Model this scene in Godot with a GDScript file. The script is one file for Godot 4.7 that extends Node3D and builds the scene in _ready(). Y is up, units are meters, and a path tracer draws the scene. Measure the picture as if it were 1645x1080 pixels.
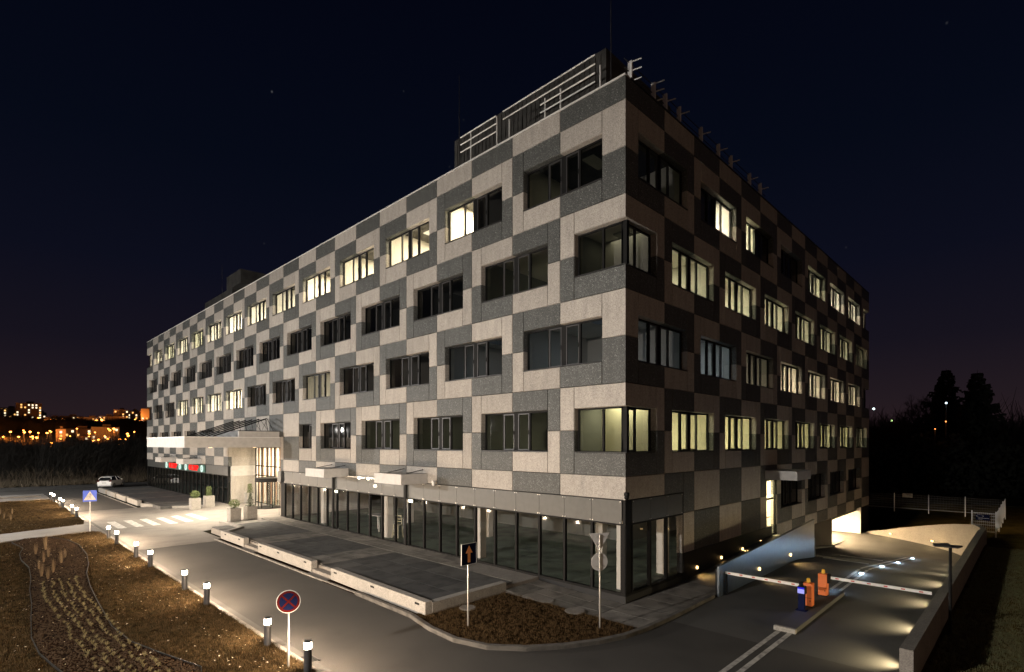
extends Node3D
# Office building at night: x runs along the entrance front, z along the garage side, the near corner of the building stands at the origin.

const P := 2.7          # width of one facade panel
const H := 0.875        # half a panel row
const TOP := 19.6       # top of the parapet
const W := 73.8         # length of the entrance front
const D := 40.95        # length of the garage side
const THICK := 0.32     # facade panels

var rng := RandomNumberGenerator.new()
var taken := {}
var M := {}
var noise := FastNoiseLite.new()


class MB:
	var v := PackedVector3Array()
	var n := PackedVector3Array()

	func tri(a: Vector3, b: Vector3, c: Vector3) -> void:
		var m := (b - a).cross(c - a).normalized()
		v.append_array([a, c, b])
		n.append_array([m, m, m])

	func quad(a: Vector3, b: Vector3, c: Vector3, d: Vector3) -> void:
		var m := (b - a).cross(d - a)
		if m.length_squared() < 1e-14:
			m = (c - b).cross(d - b)
		m = m.normalized()
		v.append_array([a, c, b, a, d, c])
		n.append_array([m, m, m, m, m, m])

	func box(at: Vector3, size: Vector3, b := Basis()) -> void:
		var x := b.x * size.x * 0.5
		var y := b.y * size.y * 0.5
		var z := b.z * size.z * 0.5
		quad(at - x - y + z, at + x - y + z, at + x + y + z, at - x + y + z)
		quad(at + x - y - z, at - x - y - z, at - x + y - z, at + x + y - z)
		quad(at + x - y + z, at + x - y - z, at + x + y - z, at + x + y + z)
		quad(at - x - y - z, at - x - y + z, at - x + y + z, at - x + y - z)
		quad(at - x + y + z, at + x + y + z, at + x + y - z, at - x + y - z)
		quad(at - x - y - z, at + x - y - z, at + x - y + z, at - x - y + z)

	func span(a: Vector3, b: Vector3) -> void:
		box((a + b) * 0.5, (b - a).abs())

	func bevel(at: Vector3, size: Vector3, r: float, b := Basis()) -> void:
		# a box with chamfered edges: an octagonal body and sloping rims
		var h := size * 0.5
		var ring := [Vector2(-h.x + r, -h.z), Vector2(h.x - r, -h.z), Vector2(h.x, -h.z + r), Vector2(h.x, h.z - r), Vector2(h.x - r, h.z), Vector2(-h.x + r, h.z), Vector2(-h.x, h.z - r), Vector2(-h.x, -h.z + r)]
		var put := func(p: Vector2, k: float, y: float) -> Vector3:
			return at + b.x * (p.x - signf(p.x) * k) + b.y * y + b.z * (p.y - signf(p.y) * k)
		for i in 8:
			var p: Vector2 = ring[i]
			var q: Vector2 = ring[(i + 1) % 8]
			quad(put.call(q, 0.0, -h.y), put.call(p, 0.0, -h.y), put.call(p, 0.0, h.y - r), put.call(q, 0.0, h.y - r))
			quad(put.call(q, 0.0, h.y - r), put.call(p, 0.0, h.y - r), put.call(p, r * 0.6, h.y), put.call(q, r * 0.6, h.y))
			tri(at + b.y * h.y, put.call(q, r * 0.6, h.y), put.call(p, r * 0.6, h.y))

	func bar(a: Vector3, b: Vector3, w: float, h: float) -> void:
		var z := (b - a)
		var l := z.length()
		z /= l
		var x := (Vector3.UP if absf(z.y) < 0.95 else Vector3.RIGHT).cross(z).normalized()
		box((a + b) * 0.5, Vector3(w, h, l), Basis(x, z.cross(x), z))

	func tube(a: Vector3, b: Vector3, ra: float, rb: float, sides := 8, caps := true) -> void:
		var z := (b - a).normalized()
		var x := (Vector3.UP if absf(z.y) < 0.95 else Vector3.RIGHT).cross(z).normalized()
		var y := z.cross(x)
		for i in sides:
			var s := TAU * i / sides
			var t := TAU * (i + 1) / sides
			var d := x * cos(s) + y * sin(s)
			var e := x * cos(t) + y * sin(t)
			v.append_array([a + d * ra, b + e * rb, a + e * ra, a + d * ra, b + d * rb, b + e * rb])
			n.append_array([d, e, e, d, d, e])
			if caps:
				if ra > 0.0: tri(a, a + e * ra, a + d * ra)
				if rb > 0.0: tri(b, b + d * rb, b + e * rb)

	func lathe(profile: Array, sides: int, at := Vector3.ZERO) -> void:
		for k in profile.size() - 1:
			var p: Vector2 = profile[k]
			var q: Vector2 = profile[k + 1]
			var out := Vector2(q.y - p.y, p.x - q.x).normalized()
			for i in sides:
				var s := TAU * i / sides
				var t := TAU * (i + 1) / sides
				var d := Vector3(cos(s), 0, -sin(s))
				var e := Vector3(cos(t), 0, -sin(t))
				var u := Vector3.UP
				v.append_array([at + d * p.x + u * p.y, at + e * q.x + u * q.y, at + e * p.x + u * p.y, at + d * p.x + u * p.y, at + d * q.x + u * q.y, at + e * q.x + u * q.y])
				var nd := (d * out.x + u * out.y)
				var ne := (e * out.x + u * out.y)
				n.append_array([nd, ne, ne, nd, nd, ne])

	func ball(at: Vector3, r: Vector3, rows := 6, sides := 10) -> void:
		for j in rows:
			var a := PI * j / rows - PI / 2
			var b := PI * (j + 1) / rows - PI / 2
			for i in sides:
				var q := []
				for w in [[a, i], [a, i + 1], [b, i + 1], [b, i]]:
					var t: float = -TAU * w[1] / sides
					q.append(Vector3(cos(w[0]) * cos(t), sin(w[0]), cos(w[0]) * sin(t)))
				for w in [0, 2, 1, 0, 3, 2]:
					v.append(at + q[w] * r)
					n.append((q[w] / r).normalized())

	func prism(poly: PackedVector2Array, z0: float, z1: float, xf := Transform3D()) -> void:
		var turning := 0.0
		for k in poly.size(): turning += poly[k].cross(poly[(k + 1) % poly.size()])
		if turning < 0.0:
			poly = poly.duplicate()
			poly.reverse()
		var idx := Geometry2D.triangulate_polygon(poly)
		for k in range(0, idx.size(), 3):
			var a := poly[idx[k]]
			var b := poly[idx[k + 1]]
			var c := poly[idx[k + 2]]
			if (b - a).cross(c - a) < 0.0:
				var s := b
				b = c
				c = s
			tri(xf * Vector3(a.x, a.y, z1), xf * Vector3(b.x, b.y, z1), xf * Vector3(c.x, c.y, z1))
			tri(xf * Vector3(a.x, a.y, z0), xf * Vector3(c.x, c.y, z0), xf * Vector3(b.x, b.y, z0))
		for k in poly.size():
			var p := poly[k]
			var q := poly[(k + 1) % poly.size()]
			quad(xf * Vector3(p.x, p.y, z0), xf * Vector3(q.x, q.y, z0), xf * Vector3(q.x, q.y, z1), xf * Vector3(p.x, p.y, z1))

	func ring(r0: float, r1: float, z0: float, z1: float, sides: int, xf := Transform3D()) -> void:
		for i in sides:
			var s := TAU * i / sides
			var t := TAU * (i + 1) / sides
			var p := [Vector3(cos(s) * r0, sin(s) * r0, 0), Vector3(cos(s) * r1, sin(s) * r1, 0), Vector3(cos(t) * r1, sin(t) * r1, 0), Vector3(cos(t) * r0, sin(t) * r0, 0)]
			var f := Vector3(0, 0, z1)
			var b := Vector3(0, 0, z0)
			quad(xf * (p[0] + f), xf * (p[1] + f), xf * (p[2] + f), xf * (p[3] + f))
			quad(xf * (p[1] + b), xf * (p[2] + b), xf * (p[2] + f), xf * (p[1] + f))
			quad(xf * (p[3] + b), xf * (p[0] + b), xf * (p[0] + f), xf * (p[3] + f))

	func grid(x0: float, x1: float, nx: int, z0: float, z1: float, nz: int, y: Callable) -> void:
		for i in nx:
			for j in nz:
				var a := lerpf(x0, x1, float(i) / nx)
				var b := lerpf(x0, x1, float(i + 1) / nx)
				var c := lerpf(z0, z1, float(j) / nz)
				var e := lerpf(z0, z1, float(j + 1) / nz)
				quad(Vector3(a, y.call(a, e), e), Vector3(b, y.call(b, e), e), Vector3(b, y.call(b, c), c), Vector3(a, y.call(a, c), c))

	func mesh() -> ArrayMesh:
		var arrays := []
		arrays.resize(Mesh.ARRAY_MAX)
		arrays[Mesh.ARRAY_VERTEX] = v
		arrays[Mesh.ARRAY_NORMAL] = n
		var m := ArrayMesh.new()
		m.add_surface_from_arrays(Mesh.PRIMITIVE_TRIANGLES, arrays)
		return m


func numbered(s: String) -> String:
	if not taken.has(s):
		taken[s] = 0
		return s
	taken[s] += 1
	return "%s_%03d" % [s, taken[s]]


func tag(o: Node3D, label: String, category: String, group := "", kind := "") -> Node3D:
	o.set_meta("label", label)
	o.set_meta("category", category)
	if group: o.set_meta("group", group)
	if kind: o.set_meta("kind", kind)
	return o


func thing(called: String, label: String, category: String, at := Vector3.ZERO, turn := 0.0, group := "") -> Node3D:
	var o := Node3D.new()
	o.name = numbered(called)
	add_child(o)
	o.position = at
	o.rotation.y = turn
	tag(o, label, category, group)
	return o


func put(called: String, shape, mat: Material, parent: Node = null, xf := Transform3D()) -> MeshInstance3D:
	var o := MeshInstance3D.new()
	o.mesh = shape.mesh() if shape is MB else shape
	o.material_override = mat
	o.transform = xf
	o.name = called if parent else numbered(called)
	(parent if parent else self).add_child(o, true)
	return o


func struct(called: String, shape, mat: Material, label := "") -> MeshInstance3D:
	var o := put(called, shape, mat)
	o.set_meta("kind", "structure")
	if label: o.set_meta("label", label)
	return o


func dup(root: Node3D, at: Vector3, turn: float, label: String, scale3 := 1.0) -> Node3D:
	var base := String(root.name)
	if base.length() > 4 and base[base.length() - 4] == "_": base = base.left(base.length() - 4)
	var r: Node3D = root.duplicate()
	r.name = numbered(base)
	add_child(r)
	r.position = at
	r.rotation.y = turn
	r.scale = Vector3.ONE * scale3
	r.set_meta("label", label)
	return r


func nth(k: int) -> String:
	return ["first", "second", "third", "fourth", "fifth", "sixth", "seventh", "eighth", "ninth", "tenth", "eleventh", "twelfth", "thirteenth", "fourteenth", "fifteenth", "sixteenth", "seventeenth", "eighteenth", "nineteenth", "twentieth"][k]


func tex(kind: int, freq: float, oct: int, stops: Array, size := 512, seed_ := 1) -> NoiseTexture2D:
	var f := FastNoiseLite.new()
	f.noise_type = kind as FastNoiseLite.NoiseType
	f.frequency = freq
	f.fractal_octaves = oct
	f.seed = seed_
	if kind == FastNoiseLite.TYPE_CELLULAR:
		f.cellular_return_type = FastNoiseLite.RETURN_CELL_VALUE
	var t := NoiseTexture2D.new()
	t.width = size
	t.height = size
	t.seamless = true
	t.seamless_blend_skirt = 0.15
	t.generate_mipmaps = false
	var g := Gradient.new()
	var off := PackedFloat32Array()
	var cols := PackedColorArray()
	for s in stops:
		off.append(s[0])
		cols.append(s[1] if s[1] is Color else Color(s[1], s[1], s[1]))
	g.offsets = off
	g.colors = cols
	t.color_ramp = g
	t.noise = f
	return t


func std(c: Color, rough: float, t: Texture2D = null, size := 1.0, detail: Texture2D = null, dsize := 7.0, metal := 0.0, bump: Texture2D = null, bump_cm := 0.3) -> StandardMaterial3D:
	var m := StandardMaterial3D.new()
	m.albedo_color = c.linear_to_srgb()
	m.roughness = rough
	m.metallic = metal
	if t or bump:
		m.uv1_triplanar = true
		m.uv1_world_triplanar = true
		m.uv1_scale = Vector3.ONE / size
	if t: m.albedo_texture = t
	if bump:
		m.heightmap_enabled = true
		m.heightmap_texture = bump
		m.heightmap_scale = bump_cm
	if detail:
		m.detail_enabled = true
		m.detail_albedo = detail
		m.detail_blend_mode = BaseMaterial3D.BLEND_MODE_MUL
		m.detail_uv_layer = BaseMaterial3D.DETAIL_UV_2
		m.uv2_triplanar = true
		m.uv2_world_triplanar = true
		m.uv2_scale = Vector3.ONE / dsize
	return m


func glow(c: Color, e: float) -> StandardMaterial3D:
	var m := StandardMaterial3D.new()
	m.albedo_color = Color(c.r * 0.35, c.g * 0.35, c.b * 0.35)
	m.emission_enabled = true
	m.emission = c
	m.emission_energy_multiplier = e
	return m


func pane_mat(tint: Color, a: float) -> StandardMaterial3D:
	var m := StandardMaterial3D.new()
	m.albedo_color = Color(tint.r, tint.g, tint.b, a)
	m.transparency = BaseMaterial3D.TRANSPARENCY_ALPHA
	m.roughness = 0.02
	m.metallic_specular = 0.6
	return m


func omni(called: String, at: Vector3, c: Color, e: float, size := 0.05, parent: Node = null) -> OmniLight3D:
	var l := OmniLight3D.new()
	l.name = called
	l.position = at
	l.light_color = c
	l.light_energy = e
	l.light_size = size
	l.omni_range = 200.0
	l.omni_attenuation = 2.0
	l.shadow_enabled = true
	(parent if parent else self).add_child(l, true)
	return l


func spot(called: String, at: Vector3, towards: Vector3, c: Color, e: float, angle: float, size := 0.04, parent: Node = null) -> SpotLight3D:
	var l := SpotLight3D.new()
	l.name = called
	l.light_color = c
	l.light_energy = e
	l.light_size = size
	l.spot_angle = angle
	l.spot_angle_attenuation = 0.8
	l.spot_range = 60.0
	l.spot_attenuation = 2.0
	l.shadow_enabled = true
	var up := Vector3.UP if absf(towards.normalized().y) < 0.95 else Vector3.RIGHT
	l.transform = Transform3D(Basis.looking_at(towards, up), at)
	(parent if parent else self).add_child(l, true)
	return l


func area(called: String, at: Vector3, towards: Vector3, size: Vector2, c: Color, e: float, parent: Node = null) -> AreaLight3D:
	var l := AreaLight3D.new()
	l.name = called
	l.light_color = c
	l.light_energy = e
	l.area_size = size
	l.area_range = 60.0
	l.shadow_enabled = true
	var up := Vector3.UP if absf(towards.normalized().y) < 0.95 else Vector3.RIGHT
	l.transform = Transform3D(Basis.looking_at(towards, up), at)
	(parent if parent else self).add_child(l, true)
	return l


func ramp(z: float) -> float:
	return -clampf((-13.0 - z) * 0.11, 0.0, 1.85)


func fore(z: float) -> float:   # the forecourt rises from the road to the door sill
	return 0.33 * clampf((6.0 - z) / 6.0, 0.0, 1.0)


func walk_y(x: float) -> float:   # the pavement along the front sinks towards the corner
	return 0.33 * clampf((-x - 1.0) / 8.0, 0.0, 1.0)


func lawn_y(x: float, z: float) -> float:
	var e := clampf((z - 10.95) / 1.5, 0.0, 1.0)
	return 0.085 + e * (0.05 * noise.get_noise_2d(x * 14.0, z * 20.0) + 0.04 * noise.get_noise_2d(x * 5.0, z * 7.0))


func _ready() -> void:
	rng.seed = 7
	noise.seed = 3
	noise.frequency = 0.05
	camera_and_sky()
	materials()
	street_lamps()
	ground()
	building()
	building_fittings()
	forecourt()
	garage_side()
	signs()
	planting()
	far_away()


func camera_and_sky() -> void:
	var cam := Camera3D.new()
	cam.name = "camera"
	cam.position = Vector3(10.678, 5.95, 17.277)
	cam.rotation_degrees = Vector3(0, 45.2, 0)
	cam.projection = Camera3D.PROJECTION_FRUSTUM
	cam.near = 0.1
	cam.far = 3000.0
	cam.size = 0.1 * 1080.0 / 859.0
	cam.frustum_offset = Vector2(23.5, 173.0) / 859.0 * 0.1
	cam.current = true
	add_child(cam)
	var w := 4096
	var h := 2048
	# night sky: deep blue overhead, a brownish violet glow of town lights along the horizon
	var keys := [[-90.0, Color(0.010, 0.008, 0.009)], [0.0, Color(0.0235, 0.0125, 0.0142)], [4.0, Color(0.0160, 0.0102, 0.0138)], [9.0, Color(0.0080, 0.0064, 0.0120)], [16.0, Color(0.0038, 0.0044, 0.0112)], [26.0, Color(0.0018, 0.0030, 0.0082)], [40.0, Color(0.0011, 0.0018, 0.0060)], [90.0, Color(0.0008, 0.0014, 0.0050)]]
	var im := Image.create(w, h, false, Image.FORMAT_RGBF)
	for j in h:
		var el := 90.0 - (j + 0.5) * 180.0 / h
		var c: Color = keys[keys.size() - 1][1]
		for k in keys.size() - 1:
			if el >= keys[k][0] and el < keys[k + 1][0]:
				var t: float = (el - keys[k][0]) / (keys[k + 1][0] - keys[k][0])
				c = (keys[k][1] as Color).lerp(keys[k + 1][1], t)
		im.fill_rect(Rect2i(0, j, w, 1), c)
	var r := RandomNumberGenerator.new()
	r.seed = 21
	for k in 130:
		var j := int(acos(r.randf_range(0.08, 1.0)) / PI * h)
		var i := r.randi_range(0, w - 1)
		var b := 0.02 + 0.16 * pow(r.randf(), 4.0)
		im.set_pixel(i, j, im.get_pixel(i, j) + Color(b, b, b * 1.05))
	var sky := Sky.new()
	var pm := PanoramaSkyMaterial.new()
	pm.panorama = ImageTexture.create_from_image(im)
	sky.sky_material = pm
	var env := Environment.new()
	env.background_mode = Environment.BG_SKY
	env.sky = sky
	env.tonemap_mode = Environment.TONE_MAPPER_LINEAR
	env.tonemap_exposure = 1.0
	env.sdfgi_enabled = true
	env.ssao_enabled = true
	env.ssil_enabled = true
	var we := WorldEnvironment.new()
	we.name = "world_environment"
	we.environment = env
	add_child(we)


func materials() -> void:
	var S := FastNoiseLite.TYPE_SIMPLEX_SMOOTH
	var V := FastNoiseLite.TYPE_VALUE
	var C := FastNoiseLite.TYPE_CELLULAR
	var grain := tex(V, 0.16, 3, [[0.0, 0.62], [0.4, 0.82], [0.65, 0.92], [1.0, 1.0]], 512, 1)
	var speck := tex(V, 0.18, 3, [[0.0, 0.31], [0.45, 0.36], [0.62, 0.40], [0.70, 0.52], [0.80, 0.88], [1.0, 1.0]], 512, 2)
	var mottle := tex(S, 0.012, 4, [[0.0, 0.90], [0.5, 0.96], [1.0, 1.0]], 512, 3)
	var fine := tex(S, 0.08, 4, [[0.0, 0.6], [0.5, 0.85], [1.0, 1.0]], 512, 4)
	var stain := tex(S, 0.01, 5, [[0.0, 0.62], [0.35, 0.84], [0.6, 0.96], [1.0, 1.0]], 512, 5)
	var streak := tex(S, 0.012, 4, [[0.0, 0.90], [0.4, 0.955], [0.7, 0.985], [1.0, 1.0]], 512, 33)
	var soft := tex(S, 0.009, 5, [[0.0, 0.80], [0.4, 0.92], [1.0, 1.0]], 512, 15)
	var rough := tex(S, 0.05, 4, [[0.0, 0.0], [1.0, 1.0]], 512, 6)
	var earth := tex(S, 0.05, 5, [[0.0, Color(0.16, 0.11, 0.07)], [0.45, Color(0.30, 0.22, 0.15)], [0.7, Color(0.38, 0.29, 0.2)], [1.0, Color(0.5, 0.42, 0.32)]], 512, 7)
	var turf := tex(S, 0.04, 5, [[0.0, Color(0.24, 0.18, 0.10)], [0.45, Color(0.42, 0.34, 0.20)], [0.7, Color(0.50, 0.42, 0.26)], [1.0, Color(0.60, 0.53, 0.36)]], 512, 8)
	for k in 3:
		var s: float = [0.90, 0.99, 1.07][k]
		M["light%d" % k] = std(Color(0.565, 0.525, 0.475) * s, 0.8, grain, 1.6, streak, 9.0)
		M["dark%d" % k] = std(Color(0.90, 0.945, 0.91) * s * 0.64, 0.6, speck, 1.6, streak, 9.0)
		for q in ["light%d" % k, "dark%d" % k]: M[q].uv2_scale = Vector3(0.40, 0.09, 0.40)
	M.asphalt = std(Color(0.064, 0.060, 0.055), 0.85, fine, 0.9, soft, 13.0, 0.0, rough, 0.25)
	M.drive = std(Color(0.115, 0.113, 0.107), 0.8, fine, 1.2, soft, 11.0, 0.0, rough, 0.15)
	M.paving = std(Color(0.27, 0.25, 0.225), 0.85, fine, 1.2, soft, 8.0, 0.0, rough, 0.15)
	M.slab_light = [std(Color(0.26, 0.24, 0.21), 0.85, fine, 1.2, stain, 5.0), std(Color(0.21, 0.195, 0.17), 0.85, fine, 1.1, stain, 4.0), std(Color(0.31, 0.285, 0.25), 0.85, fine, 1.3, stain, 6.0)]
	M.slab_dark = [std(Color(0.098, 0.097, 0.096), 0.8, fine, 1.2, stain, 5.0), std(Color(0.076, 0.076, 0.076), 0.8, fine, 1.1, stain, 4.0), std(Color(0.122, 0.12, 0.116), 0.8, fine, 1.3, stain, 6.0)]
	M.concrete = std(Color(0.40, 0.38, 0.345), 0.8, grain, 1.4, mottle, 3.0)
	M.concrete2 = std(Color(0.30, 0.275, 0.245), 0.85, grain, 1.5, mottle, 4.0)
	M.kerb_dark = std(Color(0.14, 0.13, 0.115), 0.85, fine, 0.9, stain, 3.0)
	M.kerb = std(Color(0.32, 0.30, 0.265), 0.85, fine, 0.9, stain, 3.0)
	M.paint = std(Color(0.72, 0.70, 0.66), 0.7, fine, 0.7, stain, 1.5)
	M.bank = std(Color(0.78, 0.82, 0.62), 1.0, turf, 1.3, stain, 7.0, 0.0, rough, 2.0)
	M.turf = std(Color(0.19, 0.135, 0.085), 1.0, turf, 1.6, stain, 9.0, 0.0, rough, 2.0)
	M.soil = std(Color(0.34, 0.34, 0.26), 1.0, earth, 0.7, stain, 3.0, 0.0, rough, 4.0)
	M.litter = std(Color(0.30, 0.24, 0.17), 0.9)
	M.chip = std(Color(0.040, 0.026, 0.016), 0.95)
	M.earth = std(Color(0.15, 0.105, 0.072), 1.0, earth, 1.4, stain, 6.0, 0.0, rough, 3.0)
	M.gravel = std(Color(0.34, 0.33, 0.30), 1.0, speck, 3.0, stain, 9.0)
	M.field = std(Color(0.055, 0.05, 0.03), 1.0, fine, 4.0, stain, 40.0)
	M.white = std(Color(0.50, 0.49, 0.475), 0.55, mottle, 3.0)
	M.plaster = std(Color(0.62, 0.60, 0.55), 0.9)
	M.plaster_yellow = std(Color(0.56, 0.53, 0.38), 0.9)
	M.plaster_grey = std(Color(0.15, 0.155, 0.14), 0.9)
	M.screed = std(Color(0.25, 0.32, 0.245), 0.6, fine, 2.0, stain, 7.0)
	M.frame = std(Color(0.009, 0.009, 0.009), 0.6)
	M.frame.metallic_specular = 0.25
	M.frame_grey = std(Color(0.032, 0.032, 0.033), 0.45)
	M.plinth = std(Color(0.012, 0.0125, 0.013), 0.6, fine, 1.0)
	M.steel = std(Color(0.55, 0.55, 0.54), 0.35, null, 1.0, null, 1.0, 0.9)
	M.rail = std(Color(0.78, 0.78, 0.76), 0.5, null, 1.0, null, 1.0, 0.2)
	M.brushed = std(Color(0.18, 0.22, 0.27), 0.30, mottle, 2.5, null, 1.0, 0.92)
	M.roof_dark = std(Color(0.075, 0.072, 0.066), 0.8, fine, 2.0, stain, 6.0)
	M.spandrel = std(Color(0.075, 0.078, 0.075), 0.45, mottle, 2.0)
	M.wood = std(Color(0.42, 0.22, 0.11), 0.5, fine, 0.5)
	M.glass = pane_mat(Color(0.012, 0.018, 0.018), 0.64)
	M.glass_clear = pane_mat(Color(0.10, 0.14, 0.13), 0.10)
	M.glass_shop = pane_mat(Color(0.02, 0.035, 0.028), 0.18)
	M.wire = std(Color(0.14, 0.135, 0.125), 0.6)
	M.glass_dark = pane_mat(Color(0.012, 0.022, 0.022), 0.72)
	M.lamp_black = std(Color(0.03, 0.03, 0.032), 0.5)
	M.orange = std(Color(0.72, 0.17, 0.035), 0.45)
	M.red = std(Color(0.55, 0.035, 0.025), 0.5)
	M.red_dark = std(Color(0.075, 0.008, 0.007), 0.5)
	M.blue = std(Color(0.02, 0.06, 0.40), 0.5)
	M.blue_dark = std(Color(0.008, 0.011, 0.04), 0.5)
	M.sign_orange = std(Color(0.95, 0.36, 0.10), 0.5)
	M.sign_back = std(Color(0.70, 0.68, 0.66), 0.5, fine, 0.6)
	for q in [M.red_dark, M.blue_dark]:
		q.roughness = 0.9
		q.metallic_specular = 0.1
	M.yellow = std(Color(0.75, 0.42, 0.03), 0.4)
	M.bark = std(Color(0.022, 0.019, 0.016), 0.95, fine, 0.6)
	M.wood_dark = std(Color(0.012, 0.011, 0.009), 0.95)
	M.needles = std(Color(0.006, 0.009, 0.006), 0.95)
	M.leaf = std(Color(0.10, 0.13, 0.045), 0.8)
	M.leaf_dark = std(Color(0.045, 0.06, 0.03), 0.8)
	M.straw = std(Color(0.17, 0.12, 0.07), 0.9)
	M.green_blade = std(Color(0.15, 0.15, 0.078), 0.95)
	M.tuft = std(Color(0.145, 0.12, 0.062), 0.9)
	M.blade = [std(Color(0.052, 0.034, 0.016), 0.95), std(Color(0.024, 0.018, 0.009), 0.95), std(Color(0.085, 0.055, 0.027), 0.95)]
	M.scrub = std(Color(0.075, 0.06, 0.04), 0.95)
	M.tyre = std(Color(0.02, 0.02, 0.02), 0.9)
	M.car = std(Color(0.70, 0.71, 0.70), 0.25)
	M.car.clearcoat_enabled = true
	M.block = [std(Color(0.22, 0.20, 0.18), 0.9, fine, 8.0), std(Color(0.30, 0.26, 0.22), 0.9, fine, 8.0), std(Color(0.14, 0.12, 0.11), 0.9, fine, 8.0)]
	for q in [M.turf, M.bank, M.soil, M.earth, M.chip, M.field, M.straw, M.tuft, M.green_blade, M.blade[0], M.blade[1], M.blade[2]]: q.metallic_specular = 0.08
	M.warm = glow(Color(1.0, 0.86, 0.66), 6.0)
	M.ceiling_lamp = glow(Color(1.0, 0.95, 0.78), 4.0)
	M.led = glow(Color(0.80, 0.92, 1.0), 9.0)
	M.spot_lens = glow(Color(1.0, 0.80, 0.52), 5.0)
	M.sodium = glow(Color(1.0, 0.66, 0.30), 7.0)
	M.win_warm = glow(Color(1.0, 0.74, 0.42), 1.6)
	M.win_white = glow(Color(1.0, 0.92, 0.76), 1.8)
	M.sign_red = glow(Color(1.0, 0.04, 0.05), 1.3)
	M.sign_white = glow(Color(0.88, 1.0, 0.95), 0.95)
	M.screen = glow(Color(0.66, 0.66, 1.0), 0.9)
	M.screen_blue = glow(Color(0.06, 0.09, 0.9), 0.7)


func street_lamps() -> void:
	# the lamps of the street across from the building; they stand behind the viewpoint and throw the long shadows
	var where := [[-1.5, 510.0, Color(1.0, 0.962, 0.92)], [-37.0, 550.0, Color(1.0, 0.97, 0.935)], [-72.0, 470.0, Color(1.0, 0.98, 0.955)], [62.0, 215.0, Color(1.0, 0.80, 0.62)]]
	for k in where.size():
		var t := thing("street_lamp", "tall street lamp across the road behind the viewpoint, %s" % ["opposite the near corner", "opposite the shop doors", "opposite the restaurant", "far to the right"][k], "street lamp", Vector3(where[k][0], 0, 28.2), 0.0, "street lamps across the road")
		var p := MB.new()
		p.tube(Vector3.ZERO, Vector3(0, 8.4, 0), 0.1, 0.06, 10)
		p.tube(Vector3(0, 8.35, 0), Vector3(0, 8.5, -1.0), 0.045, 0.04, 8)
		put("pole", p, M.steel, t)
		var hd := MB.new()
		hd.bevel(Vector3(0, 8.52, -1.3), Vector3(0.42, 0.14, 0.9), 0.04)
		put("lamp_head", hd, M.frame_grey, t)
		var b := MB.new()
		b.ball(Vector3(0, 8.24, -1.3), Vector3(0.17, 0.1, 0.2), 6, 10)
		put("lamp_bulb", b, glow(Color(1.0, 0.86, 0.66), 8.0), t)
		omni("lamp_light", Vector3(0, 8.24, -1.3), where[k][2], where[k][1], 0.16, t)


func terrain(x: float, z: float) -> float:
	# low under the building and the ramp (which have floors of their own); a hill with the town far to the left
	if x > -73.5 and x < 24.0 and z > -52.0 and z < -1.5:
		return -3.6
	var y := -0.06
	var far := Vector2(minf(x + 90.0, 0.0), 0.0).length()
	y += 26.0 * smoothstep(375.0, 520.0, far) + 1.2 * noise.get_noise_2d(x * 0.3, z * 0.3) * smoothstep(40.0, 150.0, far)
	y += 5.0 * smoothstep(-70.0, -190.0, z) * smoothstep(-60.0, -20.0, x)
	return y


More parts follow.
